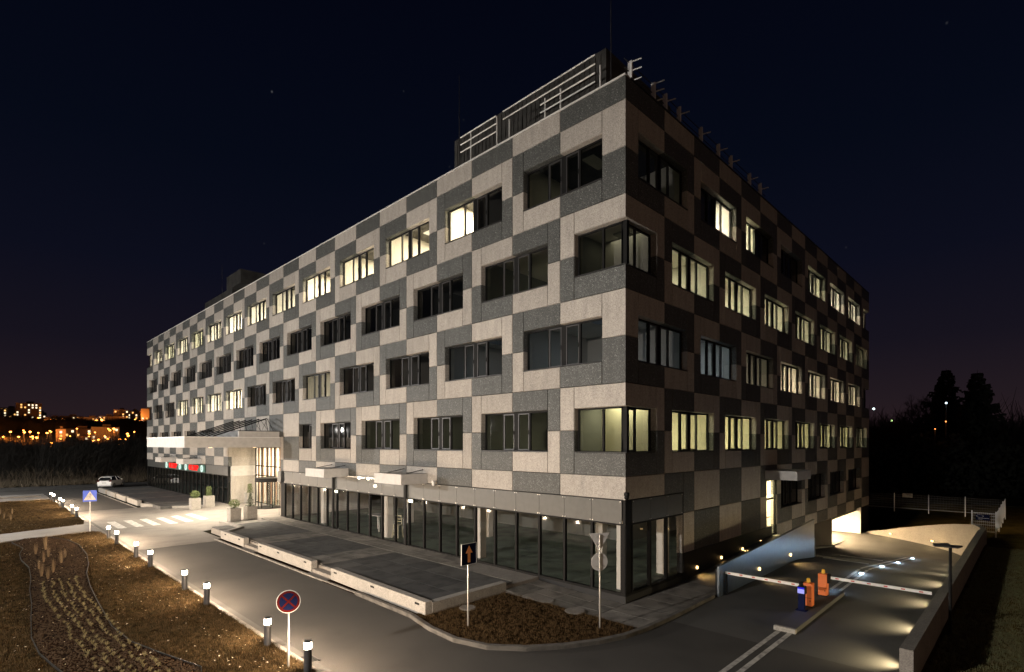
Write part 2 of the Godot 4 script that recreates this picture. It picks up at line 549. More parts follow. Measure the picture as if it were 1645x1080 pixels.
func ground() -> void:
	var xs := [-1400.0, -1000.0, -800.0, -700.0, -640.0, -600.0, -560.0, -520.0, -480.0, -440.0, -380.0, -320.0, -260.0, -200.0, -160.0, -130.0, -110.0, -95.0, -85.0, -80.0, -74.0, -72.8, -60.0, -40.0, -20.0, 0.0, 12.0, 23.0, 26.0, 40.0, 70.0, 120.0, 220.0, 500.0, 1400.0]
	var zs := [-1400.0, -800.0, -500.0, -300.0, -220.0, -160.0, -130.0, -110.0, -90.0, -70.0, -54.0, -51.0, -30.0, -15.0, -3.0, -1.0, 6.0, 12.0, 20.0, 30.0, 60.0, 120.0, 250.0, 600.0, 1400.0]
	var g := MB.new()
	for i in xs.size() - 1:
		for j in zs.size() - 1:
			var a: float = xs[i]
			var b: float = xs[i + 1]
			var c: float = zs[j]
			var e: float = zs[j + 1]
			g.quad(Vector3(a, terrain(a, e), e), Vector3(b, terrain(b, e), e), Vector3(b, terrain(b, c), c), Vector3(a, terrain(a, c), c))
	struct("ground", g, M.field)
	var flat := func(_x: float, _z: float) -> float: return 0.0
	# road along the front, the cross road at its far end, the drive down to the garage
	var r := MB.new()
	r.grid(-24.6, 9.2, 1, 0.5, 10.75, 1, flat)
	r.grid(9.2, 60.0, 1, 0.5, 26.0, 1, flat)
	r.grid(-2.0, 9.2, 1, 10.75, 26.0, 1, flat)
	r.grid(-78.8, -48.0, 1, 6.0, 10.75, 1, flat)
	r.grid(-78.8, -71.2, 1, 10.75, 60.0, 1, flat)
	r.grid(-78.8, -72.2, 1, -4.0, 6.0, 1, flat)
	r.grid(-100.0, -74.2, 1, -60.0, -4.0, 1, flat)
	struct("road", r, M.asphalt)
	var d := MB.new()
	d.grid(1.9, 8.4, 4, -39.5, 0.5, 60, func(_x: float, z: float) -> float: return ramp(z) - 0.001)
	d.grid(-0.1, 1.9, 2, -39.5, -15.7, 30, func(_x: float, z: float) -> float: return ramp(z) - 0.001)
	d.grid(-14.0, -0.1, 2, -38.0, -28.3, 2, func(_x: float, z: float) -> float: return ramp(z) - 0.001)
	struct("driveway", d, M.drive)
	var c := MB.new()
	c.grid(-48.0, -24.6, 12, 6.0, 10.75, 2, func(_x: float, _z: float) -> float: return 0.003)
	c.grid(-48.0, -44.4, 2, 5.0, 6.0, 2, func(_x: float, z: float) -> float: return fore(z) + 0.003)
	c.grid(-44.4, -29.2, 8, -2.55, 6.0, 12, func(_x: float, z: float) -> float: return fore(z) + 0.003)
	c.grid(-29.2, -24.6, 2, 5.9, 6.0, 1, func(_x: float, z: float) -> float: return fore(z) + 0.003)
	struct("forecourt", c, M.paving)
	for k in 6:
		var z: float = [9.5, 8.45, 7.4, 6.3, 5.25, 4.2][k]
		var s := MB.new()
		s.grid(-38.9, -34.5, 1, z - 0.26, z + 0.26, 2, func(_x: float, zz: float) -> float: return fore(zz) + 0.008)
		var o := put("zebra_stripe", s, M.paint)
		o.set_meta("kind", "structure")
		o.set_meta("label", "white zebra crossing stripe, %s from the lawn side" % nth(k))
	# thin joints across the road and paving edge lines
	var seam := MB.new()
	for x in [-24.7, -47.9]:
		seam.span(Vector3(x - 0.06, -0.05, 6.35), Vector3(x + 0.06, 0.008, 10.74))
	struct("paving_edge", seam, M.kerb)
	# double white line of the drive
	for k in 2:
		var x := 4.93 + 0.32 * k
		var l := MB.new()
		l.grid(x - 0.07, x + 0.07, 1, -1.25, 9.0, 4, func(_x: float, _z: float) -> float: return 0.005)
		l.grid(x - 0.2, x - 0.08, 1, -26.0, -7.2, 24, func(_x: float, z: float) -> float: return ramp(z) + 0.005)
		var o := put("lane_line", l, M.paint)
		o.set_meta("kind", "structure")
	var gr := MB.new()
	for z in [-16.3, -20.0]:
		gr.span(Vector3(2.4, ramp(z) - 0.02, z - 0.09), Vector3(4.5, ramp(z) + 0.012, z + 0.09))
	struct("drain_channel", gr, M.steel)
	# kerbs, stone by stone
	var kerb := struct("lawn_kerb", stone(0.98, 0.16, 0.17), M.kerb)
	kerb.position = Vector3(-1.5, 0.02, 10.87)
	for k in 61:
		put("kerbstone", kerb.mesh, M.kerb, kerb, Transform3D(Basis(), Vector3(-1.0 * (k + 1), 0.004 * sin(k * 2.3), 0.004 * cos(k * 1.7))))
	var gut := MB.new()
	gut.grid(-62.5, -1.0, 30, 10.5, 10.785, 1, func(_x: float, _z: float) -> float: return 0.006)
	struct("gutter", gut, M.drive)
	var thin := MB.new()
	thin.span(Vector3(-25.2, -0.05, 6.28), Vector3(-4.2, 0.06, 6.38))
	thin.span(Vector3(-72.0, -0.05, 6.06), Vector3(-48.0, 0.05, 6.16))
	struct("kerb_edging", thin, M.kerb)
	var path := PackedVector2Array([Vector2(-8.2, 6.36), Vector2(-4.4, 6.45), Vector2(-2.9, 6.78), Vector2(-1.6, 6.86), Vector2(-0.5, 6.55), Vector2(0.35, 5.85), Vector2(1.0, 4.95), Vector2(1.5, 3.95), Vector2(1.8, 3.0), Vector2(1.93, 1.9), Vector2(1.95, 0.9), Vector2(1.95, -0.1), Vector2(1.93, -1.1), Vector2(1.9, -2.1), Vector2(1.88, -3.2)])
	var ck: MeshInstance3D = null
	for k in path.size() - 1:
		var a := path[k]
		var b := path[k + 1]
		var m := MB.new()
		var dir := Vector3(b.x - a.x, 0, b.y - a.y)
		var at := Vector3((a.x + b.x) / 2, 0.02, (a.y + b.y) / 2)
		var x := dir.normalized()
		m.bevel(at, Vector3(dir.length() + 0.035, 0.22, 0.17), 0.02, Basis(x, Vector3.UP, x.cross(Vector3.UP)))
		if ck == null: ck = struct("corner_kerb", m, M.kerb_dark)
		else: put("kerbstone", m, M.kerb_dark, ck)
	# soil bed in the corner
	var bed := MB.new()
	var poly := PackedVector2Array()
	for p in path: 
		if p.y > 2.1 and p.x > -4.6: poly.append(Vector2(p.x, -p.y))
	poly.append(Vector2(1.9, -2.1))
	poly.append(Vector2(-4.4, -2.1))
	var flip := Transform3D(Basis(Vector3(1, 0, 0), Vector3(0, 0, -1), Vector3(0, 1, 0)), Vector3.ZERO)
	bed.prism(poly, -0.2, 0.07, flip)
	struct("soil_bed", bed, M.soil, "bare brown soil bed at the corner of the building")
	var place1 := func() -> Vector3:
		for t in 20:
			var x := rng.randf_range(-4.3, 1.8)
			var z := rng.randf_range(2.15, 6.75)
			if Geometry2D.is_point_in_polygon(Vector2(x, -z), poly): return Vector3(x, 0.065, z)
		return Vector3(-1, 0.06, 4)
	scatter("soil_clods", M.soil, clod(), 9000, place1, 0.15, 0.85, "loose clods of soil in the corner bed", "soil")
	grass("dead_grass", M.blade[2], 4200, place1)
	# lawn on the left of the road, its planted bed and the crossing path
	var lawn := MB.new()
	lawn.grid(-62.6, -2.2, 260, 10.95, 17.0, 26, lawn_y)
	lawn.grid(-62.6, -2.2, 30, 17.0, 26.0, 4, lawn_y)
	struct("lawn", lawn, M.turf)
	var way := MB.new()
	way.prism(PackedVector2Array([Vector2(-40.1, -10.96), Vector2(-37.6, -11.3), Vector2(-35.9, -16.0), Vector2(-33.0, -24.0), Vector2(-29.0, -24.0), Vector2(-32.3, -16.0), Vector2(-33.9, -11.4), Vector2(-32.9, -10.96)]), -0.1, 0.15, flip)
	struct("footpath", way, M.paving)
	var bedp := bed_outline()
	var mulch := MB.new()
	mulch.prism(bedp, -0.1, 0.135, flip)
	struct("planting_bed", mulch, M.earth, "long curved planting bed of dark mulch in the lawn")
	var place2 := func() -> Vector3:
		for t in 30:
			var x := -4.0 - 29.0 * pow(rng.randf(), 1.3)
			var z := rng.randf_range(12.7, 17.4)
			if Geometry2D.is_point_in_polygon(Vector2(x, -z), bedp): return Vector3(x, 0.135, z)
		return Vector3(-10, 0.13, 15)
	scatter("mulch_chips", M.chip, clod(), 15000, place2, 0.3, 0.9, "dark bark mulch covering the curved bed", "mulch")
	var leaf := MB.new()
	leaf.tri(Vector3(-0.03, 0.0, -0.01), Vector3(0.0, 0.012, 0.025), Vector3(0.03, 0.0, -0.008))
	var strewn := func() -> Vector3:
		var x := -2.5 - 40.0 * pow(rng.randf(), 1.4)
		return Vector3(x, 0.15, rng.randf_range(11.1, 16.6))
	scatter("fallen_leaves", M.litter, leaf.mesh(), 700, strewn, 0.5, 1.3, "dry leaves strewn over the lawn and the bed", "leaves")
	var drain := MB.new()
	for k in 7: drain.span(Vector3(-3.75 + 0.08 * k, 0.0, 10.42), Vector3(-3.71 + 0.08 * k, 0.018, 10.76))
	drain.span(Vector3(-3.82, 0.0, 10.38), Vector3(-3.17, 0.016, 10.42))
	drain.span(Vector3(-3.82, 0.0, 10.76), Vector3(-3.17, 0.016, 10.785))
	tag(put("drain_grate", drain, M.frame_grey), "small iron drain grate in the road beside the nearest bollard lamp", "drain")
	var edge := MB.new()
	for k in bedp.size():
		var a := bedp[k]
		var b := bedp[(k + 1) % bedp.size()]
		if -a.y > 17.2 and -b.y > 17.2: continue
		edge.bar(Vector3(a.x, 0.14, -a.y), Vector3(b.x, 0.14, -b.y), 0.02, 0.06)
	struct("bed_edging", edge, M.frame)
	for k in 3:
		var place3 := func() -> Vector3:
			for t in 20:
				var x := -2.3 - 60.0 * pow(rng.randf(), 1.7)
				var z := 10.97 + 5.9 * pow(rng.randf(), 1.25)
				if Geometry2D.is_point_in_polygon(Vector2(x, -z), bedp): continue
				if x < -32.0 and x > -38.5 and absf(x + 33.9 - (z - 11.4) * 0.3 + 1.8) < 2.1: continue
				return Vector3(x, lawn_y(x, z) - 0.01, z)
			return Vector3(-5, 0.08, 11.5)
		grass("grass_blades", M.blade[k], 26000, place3)
	# grass on the right of the ramp wall
	var right := MB.new()
	right.grid(8.5, 24.5, 16, -25.0, 0.9, 26, func(x: float, z: float) -> float: return -0.05 + 0.05 * noise.get_noise_2d(x * 5.0, z * 5.0))
	var wl := wall_line()
	for k in wl.size() - 1:
		var a: Vector3 = wl[k]
		var b: Vector3 = wl[k + 1]
		if a.z > -24.9: continue
		var oa := outer_of(a)
		var ob := outer_of(b)
		var ia := Vector3(a.x, a.y - 0.9, a.z)
		var ib := Vector3(b.x, b.y - 0.9, b.z)
		right.quad(ia, oa, ob, ib)
	right.grid(24.5, 30.0, 2, -56.0, 0.9, 2, func(_x: float, _z: float) -> float: return -0.055)
	struct("grass_bank", right, M.bank)
	var place4 := func() -> Vector3:
		return Vector3(rng.randf_range(8.7, 13.5), -0.06, 0.8 - 25.5 * pow(rng.randf(), 1.2))
	grass("grass_tufts", M.green_blade, 24000, place4)
	var place5 := func() -> Vector3:
		return Vector3(rng.randf_range(8.7, 13.5), -0.06, 0.8 - 25.5 * pow(rng.randf(), 1.2))
	grass("grass_tufts", M.tuft, 9000, place5)
	# gravel strip and pavement beside the cross road
	var grav := MB.new()
	grav.grid(-86.5, -79.0, 3, -4.0, 40.0, 10, func(x: float, z: float) -> float: return 0.02 + 0.03 * noise.get_noise_2d(x * 8.0, z * 8.0))
	struct("gravel_strip", grav, M.gravel)
	var sw := MB.new()
	sw.span(Vector3(-71.2, -0.1, 10.95), Vector3(-68.6, 0.1, 45.0))
	sw.span(Vector3(-66.2, -0.1, 10.95), Vector3(-62.6, 0.11, 45.0))
	sw.span(Vector3(-68.6, -0.1, 10.9), Vector3(-66.2, 0.1, 11.3))
	struct("pavement", sw, M.paving)


func outer_of(p: Vector3) -> Vector3:
	var c := Vector3(0.0, 0, -25.0)
	var d := (Vector3(p.x, 0, p.z) - c).normalized()
	return Vector3(p.x + d.x * 18.0, maxf(-0.08, -0.05 - 0.02 * absf(p.z + 25.0)), p.z + d.z * 18.0)


func stone(l: float, h: float, w: float) -> ArrayMesh:
	var m := MB.new()
	m.bevel(Vector3.ZERO, Vector3(l, h, w), 0.018)
	return m.mesh()


func clod() -> ArrayMesh:
	var m := MB.new()
	m.ball(Vector3.ZERO, Vector3(0.05, 0.028, 0.035), 3, 5)
	return m.mesh()


func scatter(called: String, mat: Material, mesh: Mesh, count: int, place: Callable, s0: float, s1: float, label: String, category: String) -> void:
	var mm := MultiMesh.new()
	mm.transform_format = MultiMesh.TRANSFORM_3D
	mm.mesh = mesh
	mm.instance_count = count
	for k in count:
		var b := Basis.from_euler(Vector3(rng.randf_range(-0.5, 0.5), rng.randf() * TAU, rng.randf_range(-0.5, 0.5))).scaled(Vector3.ONE * rng.randf_range(s0, s1))
		mm.set_instance_transform(k, Transform3D(b, place.call()))
	var o := MultiMeshInstance3D.new()
	o.multimesh = mm
	o.material_override = mat
	o.name = numbered(called)
	add_child(o)
	tag(o, label, category, "", "stuff")


func grass(called: String, mat: Material, count: int, place: Callable) -> void:
	var m := MB.new()
	for k in 7:
		var a := TAU * k / 7.0 + 0.4 * k
		var d := Vector3(cos(a), 0, sin(a))
		var s := d.cross(Vector3.UP) * 0.006
		var p := d * (0.012 + 0.004 * k)
		var tip := p + d * (0.03 + 0.009 * k) + Vector3.UP * (0.085 - 0.008 * k)
		m.tri(p - s, p + s, tip)
	scatter(called, mat, m.mesh(), count, place, 0.6, 1.35, {"grass_blades": "short dry brown grass of the lawn", "grass_tufts": "dark grass beside the ramp wall", "dead_grass": "dead grass in the corner soil bed"}[called], "grass")


func bed_outline() -> PackedVector2Array:
	# x and -z, counter-clockwise seen from above
	var near := [[-32.5, 13.6], [-30.5, 12.95], [-28.0, 12.7], [-24.4, 12.8], [-21.5, 13.1], [-19.4, 13.45], [-16.5, 13.7], [-13.7, 13.85], [-10.0, 14.0], [-8.0, 13.85], [-6.4, 13.45], [-4.6, 12.95], [-3.6, 13.2], [-3.4, 14.5]]
	var away := [[-5.0, 15.3], [-7.3, 15.65], [-8.7, 15.85], [-10.5, 15.9], [-13.0, 15.75], [-15.0, 15.6], [-17.5, 15.5], [-20.0, 15.3], [-22.6, 15.2], [-25.0, 15.35], [-27.0, 15.3], [-28.9, 15.05], [-31.6, 15.4], [-32.9, 14.7]]
	var out := PackedVector2Array()
	var all := near + away
	all.reverse()
	for p in all: out.append(Vector2(p[0], -p[1]))
	return out


func wall_line() -> Array:
	# middle of the ramp wall's top, from its free end round the bend to the building
	var out := [Vector3(8.42, 0.85, 0.75)]
	for k in 5: out.append(Vector3(8.42, 0.85, -5.0 * (k + 1)))
	var tops := [0.85, 0.74, 0.64, 0.60, 0.41, 0.20, -0.06, -0.40, -0.80, -1.26, -1.72]
	for k in range(1, 11):
		var t := k / 10.0
		var p := Vector2(8.42, -25.0) * (1 - t) * (1 - t) + Vector2(9.0, -34.0) * 2 * t * (1 - t) + Vector2(0.3, -38.6) * t * t
		out.append(Vector3(p.x, tops[k], p.y))
	return out


var bld: Node3D
var piece_cache := {}


func fu(s: float) -> float:   # distance from the corner along the front, in panel counts
	return clampf((s + 0.138) * P, 0.0, W)


func ru(s: float) -> float:   # the same along the garage side
	return clampf((s + 0.096) * P, 0.0, D)


func piece(w: float, h: float, mit: int) -> ArrayMesh:
	var key := "%.3f %.3f %d" % [w, h, mit]
	if piece_cache.has(key): return piece_cache[key]
	var m := MB.new()
	var e := 0.02
	var x0 := -w / 2
	var x1 := w / 2
	var bl := x0 + (THICK if mit < 0 else 0.0)
	var br := x1 - (THICK if mit > 0 else 0.0)
	var el := 0.003 if mit < 0 else e
	var er := 0.003 if mit > 0 else e
	var g := -0.05
	var f := [Vector3(x0 + el, -h / 2 + e, 0), Vector3(x1 - er, -h / 2 + e, 0), Vector3(x1 - er, h / 2 - e, 0), Vector3(x0 + el, h / 2 - e, 0)]
	var r := [Vector3(x0, -h / 2, g), Vector3(x1, -h / 2, g), Vector3(x1, h / 2, g), Vector3(x0, h / 2, g)]
	var b := [Vector3(bl, -h / 2, -THICK), Vector3(br, -h / 2, -THICK), Vector3(br, h / 2, -THICK), Vector3(bl, h / 2, -THICK)]
	m.quad(f[0], f[1], f[2], f[3])
	m.quad(b[1], b[0], b[3], b[2])
	for k in 4:
		var l := (k + 1) % 4
		m.quad(r[k], r[l], f[l], f[k])
		m.quad(b[k], b[l], r[l], r[k])
	piece_cache[key] = m.mesh()
	return piece_cache[key]


func cut(rects: Array, o: Array) -> Array:
	# rects and o are [u0, u1, y0, y1]; what is left of the rects round the opening
	var out := []
	for r in rects:
		if o[1] <= r[0] + 0.004 or o[0] >= r[1] - 0.004 or o[3] <= r[2] + 0.004 or o[2] >= r[3] - 0.004:
			out.append(r)
			continue
		var a: float = maxf(r[0], o[0])
		var b: float = minf(r[1], o[1])
		if a - r[0] > 0.02: out.append([r[0], a, r[2], r[3]])
		if r[1] - b > 0.02: out.append([b, r[1], r[2], r[3]])
		if o[2] - r[2] > 0.02: out.append([a, b, r[2], o[2]])
		if r[3] - o[3] > 0.02: out.append([a, b, o[3], r[3]])
	return out


func on_face(front: bool, u: float, y: float, out := 0.0) -> Transform3D:
	if front: return Transform3D(Basis(), Vector3(-u, y, out))
	return Transform3D(Basis(Vector3.UP, PI / 2), Vector3(out, y, -u))


func building() -> void:
	bld = thing("office_building", "five-storey office building clad in beige and grey checkerboard panels, its windows partly lit", "building")
	var fo := []      # openings of the front
	var ro := []      # openings of the garage side
	var fw := []      # windows: [n, floor, u0, u1]
	var rw := []
	var mid := [6.475, 9.975, 13.475, 16.975]
	for fl in 4:
		var odd := fl % 2
		for n in range(odd, 28, 2):
			if fl == 0 and n >= 10 and n < 18 and n != 10: continue
			var u0 := fu(n - 0.755)
			var u1 := fu(n + 0.755)
			if n == 0:
				u0 = 0.0
				u1 = fu(0.735)
			if fl == 0 and n == 10: u1 = fu(9.985)
			fo.append([u0, u1, mid[fl] - H, mid[fl] + H])
			fw.append([n, fl, u0, u1])
		for n in range(odd, 16, 2):
			var u0 := ru(n - 0.755)
			var u1 := ru(n + 0.755)
			if n == 0:
				u0 = 0.0
				u1 = ru(0.76)
			ro.append([u0, u1, mid[fl] - H, mid[fl] + H])
			rw.append([n, fl, u0, u1])
	for n in [7, 9, 11, 13]:
		ro.append([ru(n - 0.755), ru(n + 0.755), 2.975 - H, 2.975 + H])
		rw.append([n, -1, ru(n - 0.755), ru(n + 0.755)])
	fo.append([30.6, 42.3, -1.0, 5.66])
	ro.append([0.0, 4.61, -1.0, 3.85])
	ro.append([14.75, 16.35, -1.0, 3.9])
	ro.append([-1.0, 15.6, -1.0, 1.225])
	var fub := [0.0]
	for k in range(1, 27): fub.append(fu(k))
	fub.append(W)
	var rub := [0.0]
	for k in range(1, 15): rub.append(ru(k))
	rub.append(D)
	var fyb := [TOP, 18.725, 16.975, 15.225, 13.475, 11.725, 9.975, 8.225, 6.475, 4.725, 3.85]
	var ryb := [TOP, 18.725, 16.975, 15.225, 13.475, 11.725, 9.975, 8.225, 6.475, 4.725, 2.975, 1.225, 0.42]
	var pieces := []
	var eye := Vector3(10.678, 5.95, 17.277)
	for side in 2:
		var ub: Array = rub if side else fub
		var yb: Array = ryb if side else fyb
		for i in ub.size() - 1:
			for j in yb.size() - 1:
				var rects := [[ub[i], ub[i + 1], yb[j + 1], yb[j]]]
				for o in (ro if side else fo): rects = cut(rects, o)
				for r in rects:
					var c := Vector3(0, (r[2] + r[3]) / 2, -(r[0] + r[1]) / 2) if side else Vector3(-(r[0] + r[1]) / 2, (r[2] + r[3]) / 2, 0)
					var away := c - eye
					var face := absf(away.x if side else away.z) / away.length()
					pieces.append({"side": side, "r": r, "dark": (i + j) % 2 == 0, "size": (r[1] - r[0]) * (r[3] - r[2]) * face / away.length_squared(), "tone": rng.randi_range(0, 2)})
	pieces.sort_custom(func(a, b): return a.size > b.size)
	var rest := {}
	for k in pieces.size():
		var q: Dictionary = pieces[k]
		var r: Array = q.r
		var w: float = r[1] - r[0]
		var h: float = r[3] - r[2]
		var mit := 0
		if r[0] < 0.001: mit = -1 if q.side else 1
		var xf := on_face(q.side == 0, (r[0] + r[1]) / 2, (r[2] + r[3]) / 2)
		var mat: Material = M[("dark%d" if q.dark else "light%d") % q.tone]
		if k < 300:
			put("facade_panel", piece(w, h, mit), mat, bld, xf)
		else:
			if not rest.has(mat): rest[mat] = SurfaceTool.new()
			(rest[mat] as SurfaceTool).append_from(piece(w, h, mit), 0, xf)
	var joined := ArrayMesh.new()
	for m in rest:
		(rest[m] as SurfaceTool).commit(joined)
		joined.surface_set_material(joined.get_surface_count() - 1, m)
	var far := MeshInstance3D.new()
	far.name = "far_facade_panels"
	far.mesh = joined
	far.set_meta("kind", "stuff")
	bld.add_child(far)
	windows(fw, rw)
	inside()
	ground_floor()
	roof()


func windows(fw: Array, rw: Array) -> void:
	var kinds := {}
	for set_ in [[fw, true], [rw, false]]:
		for q in set_[0]:
			var n: int = q[0]
			var fl: int = q[1]
			var w: float = q[3] - q[2]
			var y: float = 2.975 if fl < 0 else [6.475, 9.975, 13.475, 16.975][fl]
			var xf := on_face(set_[1], (q[2] + q[3]) / 2, y)
			var corner := 0
			if n == 0: corner = 1 if set_[1] else -1
			var key := "%.2f %d" % [w, corner]
			if kinds.has(key):
				var c: Node3D = kinds[key].duplicate()
				c.name = "window"
				c.transform = xf
				bld.add_child(c, true)
				continue
			var o := window(w, corner)
			o.transform = xf
			kinds[key] = o


func window(w: float, corner: int) -> MeshInstance3D:
	var hh := 2 * H
	var z := -0.27
	var f := MB.new()
	var t := 0.06
	var x0 := -w / 2
	var x1 := w / 2
	# where the corner is, the frame runs into the corner post
	if corner > 0: x1 -= 0.27
	if corner < 0: x0 += 0.27
	f.span(Vector3(x0, -H, z - 0.08), Vector3(x1, -H + t, z))
	f.span(Vector3(x0, H - t, z - 0.08), Vector3(x1, H, z))
	f.span(Vector3(x0, -H + t, z - 0.08), Vector3(x0 + t, H - t, z))
	f.span(Vector3(x1 - t, -H + t, z - 0.08), Vector3(x1, H - t, z))
	# x from left to right as seen from outside
	var bars := []
	var panes := []
	var inner0 := x0 + t
	var inner1 := x1 - t
	var iw := inner1 - inner0
	if w > 3.5:
		var wide := iw * 0.295
		var slim := iw * 0.175
		var m := iw * 0.06
		bars = [[inner0 + wide - 0.035, 0.07], [inner0 + wide + slim, m], [inner1 - wide - slim - m, 0.0], [inner1 - wide - 0.035, 0.07]]
		panes = [[inner0, inner0 + wide - 0.035, false], [inner0 + wide + 0.035, inner0 + wide + slim, true], [inner1 - wide - slim, inner1 - wide - 0.035, true], [inner1 - wide + 0.035, inner1, false]]
		bars = [[panes[0][1], panes[1][0]], [panes[1][1], panes[2][0]], [panes[2][1], panes[3][0]]]
	else:
		var c := inner0 + iw * (0.42 if corner < 0 else 0.58)
		panes = [[inner0, c - 0.04, corner < 0], [c + 0.04, inner1, corner == 0]]
		bars = [[c - 0.04, c + 0.04]]
	for b in bars: f.span(Vector3(b[0], -H + t, z - 0.08), Vector3(b[1], H - t, z + 0.01))
	if corner > 0: f.span(Vector3(x1, -H, z - 0.16), Vector3(x1 + 0.16, H, z))
	var o := put("window", f, M.frame, bld)
	for p in panes:
		var g := MB.new()
		g.quad(Vector3(p[0], -H + t, z - 0.045), Vector3(p[1], -H + t, z - 0.045), Vector3(p[1], H - t, z - 0.045), Vector3(p[0], H - t, z - 0.045))
		put("pane", g, M.glass, o)
		if p[2]:
			var s := MB.new()
			var a: float = p[0] + 0.002
			var b: float = p[1] - 0.002
			var y0 := -H + t + 0.002
			var y1 := H - t - 0.002
			s.span(Vector3(a, y0, z - 0.04), Vector3(a + 0.05, y1, z + 0.018))
			s.span(Vector3(b - 0.05, y0, z - 0.04), Vector3(b, y1, z + 0.018))
			s.span(Vector3(a + 0.05, y0, z - 0.04), Vector3(b - 0.05, y0 + 0.05, z + 0.018))
			s.span(Vector3(a + 0.05, y1 - 0.05, z - 0.04), Vector3(b - 0.05, y1, z + 0.018))
			put("sash", s, M.frame_grey, o)
			var hd := MB.new()
			hd.span(Vector3(b - 0.04, -0.12, z + 0.018), Vector3(b - 0.012, 0.06, z + 0.04))
			put("handle", hd, M.frame, o)
	var sill := MB.new()
	sill.span(Vector3(-w / 2 + 0.003, -H + 0.003, z), Vector3(w / 2 - 0.003, -H + 0.028, 0.03))
	put("sill", sill, M.frame_grey, o)
	return o


